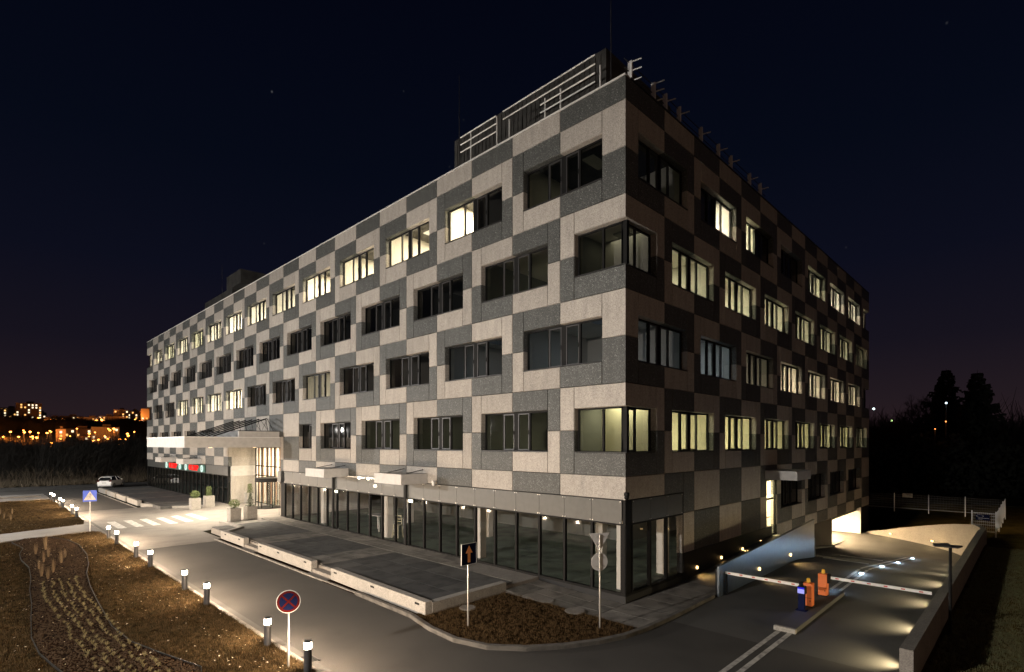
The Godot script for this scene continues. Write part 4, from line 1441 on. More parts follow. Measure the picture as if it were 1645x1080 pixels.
	for p in [Vector3(-0.1, -0.03, 0.05), Vector3(0.95, -0.03, 0.05), Vector3(1.7, -0.42, 0.05)]:
		var b := MB.new()
		b.ball(p, Vector3(0.13, 0.09, 0.09), 6, 10)
		put("lamp_glass", b, glow(Color(1.0, 0.93, 0.8), 5.0), fl)
		omni("floodlight_light", p + Vector3(0, 0, 0.12), Color(1.0, 0.92, 0.8), 0.25, 0.05, fl)
	var cams := [[Vector3(0.12, 3.98, 0.12), "small black dome camera on the near corner of the building, above the glass band"], [Vector3(-11.2, 3.86, 0.2), "small white camera under the right-hand white door canopy"]]
	for q in cams:
		var t := thing("security_camera", q[1], "camera", q[0])
		var b := MB.new()
		b.bar(Vector3(-0.1, 0.12, -0.1), Vector3(0.02, 0.12, 0.02), 0.06, 0.1)
		b.bevel(Vector3(0, 0.12, 0), Vector3(0.16, 0.12, 0.16), 0.02)
		put("bracket", b, M.frame if q[0].x > 0 else M.rail, t)
		var d := MB.new()
		d.ball(Vector3(0, 0, 0), Vector3(0.09, 0.1, 0.09), 6, 10)
		put("dome", d, M.frame if q[0].x > 0 else M.rail, t)
	# tables and stools behind the glass
	for k in 2:
		var t := thing("cafe_table", "white high table %s behind the shop window" % ["further left", "nearer the column"][k], "table", Vector3(-19.4 + 1.9 * k, 0.33, -1.7), 0.0, "tables behind the shop window")
		put("tabletop", slab_mesh(Vector3(1.3, 0.05, 0.8)), M.white, t, Transform3D(Basis(), Vector3(0, 1.0, 0)))
		for s in [[-0.55, -0.3], [0.55, -0.3], [-0.55, 0.3], [0.55, 0.3]]:
			var l := MB.new()
			l.tube(Vector3(s[0], 0, s[1]), Vector3(s[0] * 0.9, 0.98, s[1] * 0.9), 0.025, 0.025, 6)
			put("leg", l, M.rail, t)
	for k in 2:
		var t := thing("bar_stool", "pale wooden ladder-back bar stool, %s of two behind the glass" % ["left-hand", "right-hand"][k], "bar stool", Vector3(-17.2 + 1.0 * k, 0.33, -1.0), 0.3, "bar stools behind the shop window")
		put("seat", slab_mesh(Vector3(0.42, 0.05, 0.42)), M.plaster_yellow, t, Transform3D(Basis(), Vector3(0, 0.78, 0)))
		for s in [[-1, -1], [1, -1], [-1, 1], [1, 1]]:
			var l := MB.new()
			l.bar(Vector3(s[0] * 0.24, 0, s[1] * 0.24), Vector3(s[0] * 0.15, 0.76 if s[1] > 0 else 1.35, s[1] * 0.15), 0.04, 0.04)
			put("leg", l, M.plaster_yellow, t)
		var rg := MB.new()
		for y in [0.2, 0.4, 0.6]: rg.bar(Vector3(-0.22 + 0.1 * y, y, 0.22 - 0.1 * y), Vector3(0.22 - 0.1 * y, y, 0.22 - 0.1 * y), 0.03, 0.03)
		for y in [0.95, 1.1, 1.28]: rg.bar(Vector3(-0.16, y, -0.165), Vector3(0.16, y, -0.165), 0.03, 0.05)
		put("rungs", rg, M.plaster_yellow, t)


func forecourt() -> void:
	# raised terrace of paving slabs in front of the shops, its steps and low concrete walls
	var base := MB.new()
	base.span(Vector3(-29.2, -0.3, 0.03), Vector3(-4.2, 0.29, 2.2))
	base.span(Vector3(-28.4, -0.3, 2.2), Vector3(-4.3, 0.29, 5.6))
	var ter := struct("terrace", base, M.concrete2)
	var slab := func(x0: float, x1: float, z0: float, z1: float, nx: int, nz: int, mats: Array, dy: float, yf: Callable) -> void:
		for i in nx:
			for j in nz:
				var a := lerpf(x0, x1, float(i) / nx)
				var b := lerpf(x0, x1, float(i + 1) / nx)
				var c := lerpf(z0, z1, float(j) / nz)
				var e := lerpf(z0, z1, float(j + 1) / nz)
				var m := MB.new()
				var y0: float = yf.call(a)
				var y1: float = yf.call(b)
				var xa := Vector3(b - a, y1 - y0, 0).normalized()
				m.bevel(Vector3((a + b) / 2, (y0 + y1) / 2 + dy - 0.035 + rng.randf_range(-0.002, 0.002), (c + e) / 2), Vector3(b - a - 0.02, 0.07, e - c - 0.02), 0.006, Basis(xa, Vector3(0, 0, 1).cross(xa), Vector3(0, 0, 1)))
				put("paving_slab", m, mats[rng.randi_range(0, 2)], ter)
	var flat := func(_x: float) -> float: return 0.33
	slab.call(-28.6, -22.0, 1.5, 5.5, 5, 3, M.slab_dark, 0.0, flat)
	slab.call(-22.0, -19.9, 1.5, 5.5, 2, 4, M.slab_light, 0.002, flat)
	slab.call(-19.9, -14.7, 1.5, 5.5, 4, 3, M.slab_dark, 0.0, flat)
	slab.call(-14.7, -12.7, 1.5, 5.5, 2, 4, M.slab_light, 0.002, flat)
	slab.call(-12.7, -4.35, 1.5, 5.6, 6, 3, M.slab_dark, 0.0, flat)
	slab.call(-30.5, -9.0, 0.02, 1.5, 14, 2, M.slab_light, 0.001, flat)
	slab.call(-9.0, -4.35, 0.02, 1.5, 4, 2, M.slab_light, 0.001, func(x: float) -> float: return walk_y(x) + 0.015)
	slab.call(-4.35, 0.0, 0.02, 2.12, 4, 3, M.slab_light, 0.012, func(x: float) -> float: return walk_y(x) + 0.015)
	slab.call(0.0, 1.85, -4.6, 2.12, 1, 6, M.slab_light, 0.012, func(_x: float) -> float: return 0.015)
	var ed := MB.new()
	ed.span(Vector3(-4.3, -0.1, 2.13), Vector3(-2.3, 0.09, 2.19))
	ed.span(Vector3(-2.0, -0.1, 2.13), Vector3(-1.0, 0.06, 2.19))
	ed.span(Vector3(-0.4, -0.1, 2.13), Vector3(1.8, 0.055, 2.19))
	ed.span(Vector3(-30.4, 0.3, 1.46), Vector3(-4.4, 0.337, 1.50))
	struct("edging_strip", ed, M.kerb)
	var steps := MB.new()
	for q in [[-21.3, -19.35], [-12.85, -11.05]]:
		steps.span(Vector3(q[0], -0.2, 5.5), Vector3(q[1], 0.17, 5.95))
		steps.span(Vector3(q[0], -0.2, 5.95), Vector3(q[1], 0.02, 6.28))
	struct("steps", steps, M.concrete2)
	var soil := MB.new()
	soil.span(Vector3(-25.2, -0.2, 6.0), Vector3(-21.4, 0.025, 6.28))
	soil.span(Vector3(-19.3, -0.2, 6.0), Vector3(-12.9, 0.025, 6.28))
	soil.span(Vector3(-11.0, -0.2, 6.0), Vector3(-4.3, 0.025, 6.40))
	struct("soil_strip", soil, M.earth)
	var walls := [
		[[Vector2(-25.3, 5.83), Vector2(-21.4, 5.83)], 0.50, "short pale concrete seat wall along the road, furthest left of the three", [0.22, 0.82]],
		[[Vector2(-19.3, 5.83), Vector2(-12.9, 5.83)], 0.52, "long pale concrete seat wall along the road, between the two flights of steps", [0.06, 0.42, 0.9]],
		[[Vector2(-11.0, 5.85), Vector2(-4.02, 6.0)], 0.52, "long pale concrete seat wall along the road, nearest the soil bed", [0.06, 0.5, 0.93]],
		[[Vector2(-26.6, 4.25), Vector2(-25.15, 5.72)], 0.46, "slanting concrete wall joining the terrace to the left-hand seat wall", []],
		[[Vector2(-30.4, 4.35), Vector2(-26.6, 4.25)], 0.42, "low concrete wall in front of the two dark planters", [0.6]],
		[[Vector2(-4.16, 5.86), Vector2(-4.25, 2.1)], 0.46, "concrete wall closing the end of the terrace beside the soil bed", []],
	]
	for q in walls:
		var a := Vector3(q[0][0].x, 0, q[0][0].y)
		var b := Vector3(q[0][1].x, 0, q[0][1].y)
		var t := thing("seat_wall", q[2], "wall", (a + b) / 2)
		var x := (b - a).normalized()
		var bs := Basis(x, Vector3.UP, x.cross(Vector3.UP))
		var l := (b - a).length()
		var n := maxi(1, int(l / 2.2))
		for k in n:
			var m := MB.new()
			var at := -l / 2 + l * (k + 0.5) / n
			m.bevel(x * at + Vector3.UP * (q[1] / 2 - 0.1), Vector3(l / n - 0.006, q[1] + 0.2, 0.3), 0.012, bs)
			put("wall_block", m, M.concrete, t)
		for s in q[3]:
			var m := MB.new()
			m.box(x * (l * (s - 0.5)) + Vector3.UP * (q[1] - 0.14) + Vector3(0, 0, 0.153), Vector3(0.26, 0.07, 0.012))
			put("recessed_light", m, M.frame, t)
	# terrace of the restaurant on the far side
	var lt := MB.new()
	lt.span(Vector3(-72.0, -0.2, 0.03), Vector3(-44.4, 0.325, 5.0))
	var lo := struct("restaurant_terrace", lt, M.slab_dark[2])
	for k in 4:
		var x := -68.0 + 6.6 * k
		var s := MB.new()
		s.span(Vector3(x, 0.2, 0.04), Vector3(x + 1.0, 0.331, 4.98))
		put("pale_band", s, M.slab_light[1], lo)
	for k in 4:
		var x := -71.5 + 5.6 * k
		var t := thing("seat_wall", "pale concrete seat wall along the restaurant terrace, %s from the far end" % nth(k), "wall", Vector3(x + 2.2, 0, 5.45), 0.0, "seat walls of the restaurant terrace")
		var m := MB.new()
		m.bevel(Vector3(0, 0.17, 0), Vector3(4.6, 0.60, 0.35), 0.015)
		put("wall_block", m, M.concrete, t)
	var curve := MB.new()
	curve.bar(Vector3(-49.0, 0.12, 5.5), Vector3(-44.2, 0.12, 3.9), 0.22, 0.36)
	curve.bar(Vector3(-44.2, 0.14, 4.0), Vector3(-42.2, 0.26, 1.2), 0.2, 0.3)
	tag(put("terrace_kerb", curve, M.concrete), "pale concrete kerb curving round the restaurant terrace by the planters", "kerb")
	var bl := thing("step_lamp", "small bright lamp low in the kerb of the restaurant terrace", "lamp", Vector3(-45.9, 0.2, 4.75))
	put("lens", slab_mesh(Vector3(0.22, 0.12, 0.08)), M.warm, bl)
	omni("step_light", Vector3(0.05, 0.05, 0.2), Color(1.0, 0.9, 0.7), 0.8, 0.04, bl)
	# bollard lamps along the lawn
	var proto: Node3D = null
	var bx := [-2.45, -5.03, -10.56, -13.34, -18.96, -21.96, -27.0, -29.5, -42.95, -45.54, -51.45, -53.57, -58.74, -60.9]
	for k in bx.size():
		var at := Vector3(bx[k], 0.08, 11.08)
		var label := "lit black bollard lamp at the lawn edge, %s from the near end of the row" % nth(k)
		if k == 0: label = "lit black bollard lamp beside the no stopping sign pole, nearest of the row"
		if k == 0:
			proto = thing("bollard_lamp", label, "bollard lamp", at, 0.0, "bollard lamps along the lawn")
			var p := MB.new()
			p.lathe([Vector2(0.098, -0.1), Vector2(0.098, 0.62), Vector2(0.09, 0.63), Vector2(0.0, 0.63)], 16)
			put("post", p, M.lamp_black, proto)
			var hd := MB.new()
			hd.lathe([Vector2(0.0, 0.632), Vector2(0.096, 0.632), Vector2(0.096, 0.80), Vector2(0.0, 0.80)], 16)
			put("lamp_head", hd, glow(Color(1.0, 0.92, 0.82), 30.0), proto)
			var cp := MB.new()
			cp.lathe([Vector2(0.0, 0.802), Vector2(0.104, 0.802), Vector2(0.104, 0.825), Vector2(0.095, 0.835), Vector2(0.0, 0.84)], 16)
			put("cap", cp, M.lamp_black, proto)
			omni("bollard_light", Vector3(0, 0.70, 0), Color(1.0, 0.875, 0.735), 24.0, 0.08, proto)
		else:
			dup(proto, at, 0.0, label)
	# planters with clipped shrubs
	var pl := [
		[Vector3(-31.5, 0.15, 3.1), 0, "dark tall planter with a round box ball, left of the pair on the terrace edge", "round clipped box ball in the left planter of the terrace pair"],
		[Vector3(-31.3, 0.22, 2.0), 1, "dark tall planter with a cone shrub, right of the pair on the terrace edge", "dark cone-shaped shrub in the right planter of the terrace pair"],
		[Vector3(-41.5, 0.16, 3.0), 0, "pale tall planter with a round shrub in front of the restaurant glass, left of two", "round leafy shrub in the left planter before the restaurant glass"],
		[Vector3(-42.1, 0.24, 1.7), 2, "pale tall planter with an upright shrub in front of the restaurant glass, right of two", "upright loose shrub in the right planter before the restaurant glass"],
		[Vector3(-41.6, 0.33, -1.7), 2, "pale planter beside the entrance screen, against the recess wall", "upright shrub in the planter beside the entrance screen"],
	]
	for q in pl:
		var t := thing("planter", q[2], "planter", q[0])
		var m := MB.new()
		for s in [[-0.345, 0, 0.06, 0.75], [0.345, 0, 0.06, 0.75], [0, -0.345, 0.63, 0.06], [0, 0.345, 0.63, 0.06]]:
			m.span(Vector3(s[0] - s[2] / 2, 0.0, s[1] - s[3] / 2), Vector3(s[0] + s[2] / 2, 1.0, s[1] + s[3] / 2))
		put("tub", m, M.concrete, t)
		put("soil", slab_mesh(Vector3(0.63, 0.9, 0.63)), M.earth, t, Transform3D(Basis(), Vector3(0, 0.46, 0)))
		var sh := thing("shrub", q[3], "shrub", q[0] + Vector3(0, 0.91, 0))
		var kind: int = q[1]
		var st := MB.new()
		st.tube(Vector3.ZERO, Vector3(0, 0.4, 0), 0.03, 0.02, 6)
		put("stem", st, M.bark, sh)
		var lf := MB.new()
		for k in 900:
			var p := Vector3(rng.randfn(), rng.randfn(), rng.randfn()).normalized() * pow(rng.randf(), 0.25)
			if kind == 0: p = p * Vector3(0.40, 0.34, 0.40) + Vector3(0, 0.42, 0)
			elif kind == 1:
				var y := pow(rng.randf(), 1.3)
				p = Vector3(p.x, 0, p.z) * (0.34 * (1.0 - y) * (0.9 + 0.3 * sin(y * 30.0)) + 0.06) + Vector3(0, 0.1 + 0.95 * y, 0)
			else:
				var y := rng.randf()
				p = Vector3(p.x, 0, p.z) * (0.30 - 0.12 * y) + Vector3(0.06 * sin(p.x * 20.0), 0.08 + 0.85 * y, 0)
			var a := Vector3(rng.randfn(), rng.randfn(), rng.randfn()).normalized() * 0.035
			var b := a.cross(Vector3(rng.randfn(), rng.randfn(), rng.randfn()).normalized()).normalized() * 0.022
			lf.tri(p - b, p + b, p + a * 1.6)
		put("crown", lf, M.leaf if kind != 1 else M.leaf_dark, sh)


func garage_side() -> void:
	# concrete wall along the ramp, bending round at the foot of the ramp
	var wl := wall_line()
	var rw := thing("ramp_wall", "long concrete wall beside the garage ramp, curving round at its far end", "wall")
	var m := MB.new()
	var sec := func(k: int) -> Array:
		var p: Vector3 = wl[k]
		var a: Vector3 = wl[maxi(k - 1, 0)]
		var b: Vector3 = wl[mini(k + 1, wl.size() - 1)]
		var d := Vector3(b.x - a.x, 0, b.z - a.z).normalized()
		var s := d.cross(Vector3.UP) * 0.14
		return [Vector3(p.x, -2.6, p.z) - s, p - s, p + s, Vector3(p.x, -2.6, p.z) + s]
	for k in wl.size() - 1:
		var p: Array = sec.call(k)
		var q: Array = sec.call(k + 1)
		for i in 3: m.quad(p[i], q[i], q[i + 1], p[i + 1])
	var e: Array = sec.call(0)
	m.quad(e[0], e[1], e[2], e[3])
	put("wall_body", m, M.concrete2, rw)
	# low recessed lamps in that wall and opposite
	var lens := slab_mesh(Vector3(0.05, 0.09, 0.2))
	var k := 0
	for z in [-0.4, -4.2, -8.0, -11.8, -15.6, -19.4, -23.2]:
		var t := thing("wall_light", "small recessed light low in the ramp wall, %s from its free end" % nth(k), "wall light", Vector3(8.265, ramp(z) + 0.38, z), 0.0, "recessed lights in the ramp wall")
		put("lens", lens, M.spot_lens, t)
		spot("wall_spot", Vector3(-0.06, 0.0, 0), Vector3(-1.0, -0.42, 0), Color(1.0, 0.90, 0.70), 5.5, 62.0, 0.03, t)
		k += 1
	k = 0
	for q in [Vector3(5.2, -1.35, -34.1), Vector3(2.2, -1.5, -36.9)]:
		var t := thing("wall_light", "small recessed light in the curved end of the ramp wall, %s" % ["nearer the bend", "nearer the garage"][k], "wall light", q, 0.7, "recessed lights in the ramp wall")
		put("lens", lens, M.spot_lens, t)
		omni("wall_glow", Vector3(-0.25, 0.02, 0.1), Color(1.0, 0.84, 0.58), 0.5, 0.03, t)
		k += 1
	# sheet metal wall between ramp and the rising walkway
	var mw := thing("metal_wall", "brushed metal wall between the ramp and the walkway to the side door", "wall")
	var poly := PackedVector2Array()
	var top := [[3.4, 1.18], [5.0, 1.24], [8.0, 1.36], [11.0, 1.50], [13.5, 1.62], [15.0, 1.69], [16.05, 1.74]]
	for q in top: poly.append(Vector2(q[0], q[1]))
	for q in [[16.05, -0.6], [13.0, -0.3], [3.4, -0.3]]: poly.append(Vector2(q[0], q[1]))
	var sheet := MB.new()
	sheet.prism(poly, -0.04, 0.04, Transform3D(Basis(Vector3.UP, PI / 2), Vector3(2.0, 0, 0)))
	put("sheet", sheet, M.brushed, mw)
	for z in [-3.42, -7.6, -11.8, -16.04]:
		var p := MB.new()
		p.span(Vector3(1.9, -0.5, z - 0.04), Vector3(1.955, 1.1, z + 0.04))
		put("post", p, M.frame, mw)
	var cap := MB.new()
	for i in top.size() - 1: cap.bar(Vector3(2.0, top[i][1] + 0.015, -top[i][0]), Vector3(2.0, top[i + 1][1] + 0.015, -top[i + 1][0]), 0.10, 0.03)
	put("top_rail", cap, M.frame_grey, mw)
	k = 0
	for z in [-7.65, -11.92]:
		var t := thing("wall_light", "small round light in the metal wall facing the ramp, %s" % ["nearer one", "further one"][k], "wall light", Vector3(2.06, ramp(z) + 0.40, z), 0.0, "lights in the metal wall")
		var d := MB.new()
		d.tube(Vector3(-0.02, 0, 0), Vector3(0.03, 0, 0), 0.075, 0.075, 12)
		put("lens", d, M.spot_lens, t)
		spot("wall_spot", Vector3(0.06, 0.0, 0), Vector3(1.0, -0.45, 0), Color(1.0, 0.82, 0.55), 1.6, 62.0, 0.03, t)
		k += 1
	k = 0
	for z in [-5.88, -8.5, -11.14, -13.71]:
		var t := thing("wall_light", "small round light in the dark plinth above the walkway, %s from the near corner" % nth(k), "wall light", Vector3(0.03, 0.42 + 0.05 * k, z), 0.0, "lights along the walkway")
		var d := MB.new()
		d.tube(Vector3(-0.03, 0, 0), Vector3(0.02, 0, 0), 0.07, 0.07, 12)
		put("lens", d, M.spot_lens, t)
		spot("wall_spot", Vector3(0.05, 0.0, 0), Vector3(1.0, -0.6, 0), Color(1.0, 0.80, 0.5), 0.9, 60.0, 0.03, t)
		k += 1
	# walkway rising to the side door
	var wk := MB.new()
	wk.grid(0.0, 1.95, 2, -14.4, -4.6, 10, func(_x: float, z: float) -> float: return 0.03 + 0.61 * clampf((-z - 5.0) / 9.0, 0.0, 1.0))
	wk.span(Vector3(0.0, -0.5, -16.6), Vector3(1.95, 0.64, -14.4))
	struct("walkway", wk, M.slab_light[1])
	var kb := MB.new()
	kb.bar(Vector3(0.12, ramp(-18.0) + 0.05, -16.7), Vector3(0.12, ramp(-28.2) + 0.05, -28.2), 0.24, 0.2)
	struct("wall_kerb", kb, M.concrete2)
	# island with two barriers and the ticket post
	var isl := MB.new()
	isl.bevel(Vector3(5.08, 0.02, -4.2), Vector3(0.62, 0.24, 6.0), 0.015)
	struct("traffic_island", isl, M.drive, "narrow raised kerb island between the two garage lanes")
	var nose := MB.new()
	nose.bevel(Vector3(5.08, 0.02, -1.13), Vector3(0.64, 0.245, 0.14), 0.012)
	struct("island_kerb", nose, M.concrete)
	for i in 2:
		var z: float = [-4.1, -6.0][i]
		var t := thing("parking_barrier", ["orange parking barrier with its striped boom over the left lane, behind the ticket post", "orange parking barrier with its striped boom over the right lane"][i], "barrier", Vector3(4.95, 0.14, z))
		var b := MB.new()
		b.bevel(Vector3(0, 0.42, 0), Vector3(0.30, 0.84, 0.30), 0.02)
		put("housing", b, M.orange, t)
		var gv := MB.new()
		gv.box(Vector3(0, 0.32, 0.151), Vector3(0.28, 0.012, 0.006))
		gv.box(Vector3(0, 0.02, 0), Vector3(0.34, 0.04, 0.34))
		gv.box(Vector3(0.09, 0.22, 0.151), Vector3(0.025, 0.05, 0.008))
		put("seam", gv, M.frame, t)
		var sb := MB.new()
		sb.lathe([Vector2(0.06, 0.842), Vector2(0.06, 0.86), Vector2(0.065, 0.862), Vector2(0.06, 0.97), Vector2(0.045, 1.0), Vector2(0, 1.005)], 12)
		put("beacon", sb, M.yellow, t)
		var d := -1.0 if i == 0 else 1.0
		var ax := MB.new()
		ax.bevel(Vector3(d * 0.19, 0.68, 0.0 if i else 0.12), Vector3(0.12, 0.34, 0.22), 0.02)
		put("boom_clamp", ax, M.frame, t)
		var long := 2.75 if i == 0 else 3.0
		var bm := MB.new()
		bm.box(Vector3(d * (0.24 + long / 2), 0.72, 0.12 if i == 0 else 0.0), Vector3(long, 0.10, 0.045))
		var boom := put("boom", bm, M.rail, t)
		for j in 6:
			var s := MB.new()
			s.box(Vector3(d * (0.46 + long * j / 6.0), 0.72, 0.12 if i == 0 else 0.0), Vector3(0.11, 0.04, 0.05))
			put("red_reflector", s, M.red, boom)
		if i == 0:
			var fp := MB.new()
			fp.bar(Vector3(-2.85, -0.14, 0.12), Vector3(-2.85, 0.68, 0.12), 0.06, 0.06)
			put("boom_rest", fp, M.frame, t)
	var tp := thing("ticket_post", "dark ticket post with a lit blue-white screen at the head of the island", "ticket machine", Vector3(4.93, 0.14, -3.4))
	var pb := MB.new()
	pb.bevel(Vector3(0, 0.30, 0), Vector3(0.20, 0.60, 0.16), 0.015)
	pb.box(Vector3(0, 0.008, 0), Vector3(0.34, 0.016, 0.3))
	put("column", pb, M.blue_dark, tp)
	var hd := MB.new()
	hd.bevel(Vector3(0, 0.71, -0.02), Vector3(0.24, 0.26, 0.24), 0.02)
	put("head", hd, M.frame, tp)
	put("screen", slab_mesh(Vector3(0.21, 0.15, 0.01)), M.screen, tp, Transform3D(Basis(), Vector3(0.0, 0.68, 0.108)))
	put("screen_bar", slab_mesh(Vector3(0.21, 0.05, 0.012)), M.screen_blue, tp, Transform3D(Basis(), Vector3(0.0, 0.79, 0.108)))
	area("screen_light", Vector3(0, 0.70, 0.14), Vector3(0.2, -0.5, 1), Vector2(0.2, 0.2), Color(0.45, 0.45, 1.0), 0.14, tp)
	# ground studs
	k = 0
	for q in [[5.0, -7.35], [5.06, -11.75], [5.18, -15.7], [5.22, -19.9], [5.16, -25.4]]:
		var t := thing("ground_stud", "bright white light stud in the ramp between the lanes, %s from the barriers" % nth(k), "ground light", Vector3(q[0], ramp(q[1]), q[1]), 0.0, "light studs on the ramp")
		var d := MB.new()
		d.lathe([Vector2(0.09, -0.01), Vector2(0.09, 0.02), Vector2(0.05, 0.05), Vector2(0, 0.055)], 12)
		put("lens", d, M.led, t)
		omni("stud_light", Vector3(0, 0.14, 0), Color(0.78, 0.90, 1.0), 0.55, 0.04, t)
		k += 1
	# post with two small floodlights behind the ramp wall (unlit)
	var lp := thing("floodlight_post", "slim dark post with two flat unlit lamp heads behind the ramp wall", "lamp post", Vector3(8.78, -0.06, -4.75))
	var p := MB.new()
	p.tube(Vector3.ZERO, Vector3(0, 2.72, 0), 0.045, 0.04, 8)
	put("pole", p, M.frame, lp)
	for s in [[-0.2, 0.12, 0.35], [0.05, -0.18, -0.5]]:
		var h := MB.new()
		h.bevel(Vector3(s[0], 2.78 + s[1] * 0.2, s[1]), Vector3(0.42, 0.05, 0.24), 0.012, Basis.from_euler(Vector3(0.15, s[2], 0.1)))
		put("lamp_head", h, M.frame_grey, lp)
	# mesh fence at the far end
	var fe := thing("mesh_fence", "low wire mesh fence with pale posts beyond the bend of the ramp wall", "fence")
	var posts := [Vector3(-1.1, -0.05, -44), Vector3(1.41, -0.05, -44), Vector3(3.91, -0.05, -44), Vector3(6.39, -0.05, -44), Vector3(8.9, -0.05, -44), Vector3(8.85, -0.05, -41.0), Vector3(8.85, -0.05, -38.0), Vector3(8.85, -0.05, -35.0), Vector3(8.8, -0.05, -31.7), Vector3(7.6, -0.05, -31.7)]
	for q in posts:
		var b := MB.new()
		b.tube(q - Vector3(0, 0.3, 0), q + Vector3(0, 1.42, 0), 0.035, 0.035, 8)
		put("post", b, M.rail, fe)
	for i in posts.size() - 1:
		var a: Vector3 = posts[i]
		var b: Vector3 = posts[i + 1]
		var wire := MB.new()
		for y in [0.1, 0.3, 0.5, 0.7, 0.9, 1.1, 1.3]: wire.bar(a + Vector3(0, y, 0), b + Vector3(0, y, 0), 0.012, 0.012)
		var n := int(a.distance_to(b) / 0.1)
		for j in n: wire.bar(a.lerp(b, float(j) / n) + Vector3(0, 0.08, 0), a.lerp(b, float(j) / n) + Vector3(0, 1.34, 0), 0.008, 0.008)
		wire.bar(a + Vector3(0, 0.05, 0), b + Vector3(0, 0.05, 0), 0.05, 0.05)
		put("mesh_panel", wire, M.wire if i < 4 else M.rail, fe)
	var n1 := thing("notice_plate", "pale rectangular notice plate on the back run of the mesh fence", "sign", Vector3(2.4, 1.2, -43.95))
	put("plate", slab_mesh(Vector3(0.75, 0.38, 0.01)), M.paint, n1)
	var n2 := thing("notice_plate", "notice plate with violet lettering on the near end of the mesh fence", "sign", Vector3(8.15, 0.95, -31.64))
	put("plate", slab_mesh(Vector3(0.72, 0.4, 0.01)), M.blue_dark, n2)
	var ln := MB.new()
	ln.ring(0.13, 0.16, 0.006, 0.012, 12, Transform3D(Basis.from_scale(Vector3(1.2, 0.6, 1)), Vector3(-0.14, 0.08, 0)))
	ln.box(Vector3(0.05, -0.06, 0.008), Vector3(0.55, 0.03, 0.006))
	ln.box(Vector3(-0.12, -0.13, 0.008), Vector3(0.2, 0.03, 0.006))
	put("print", ln, M.paint, n2)


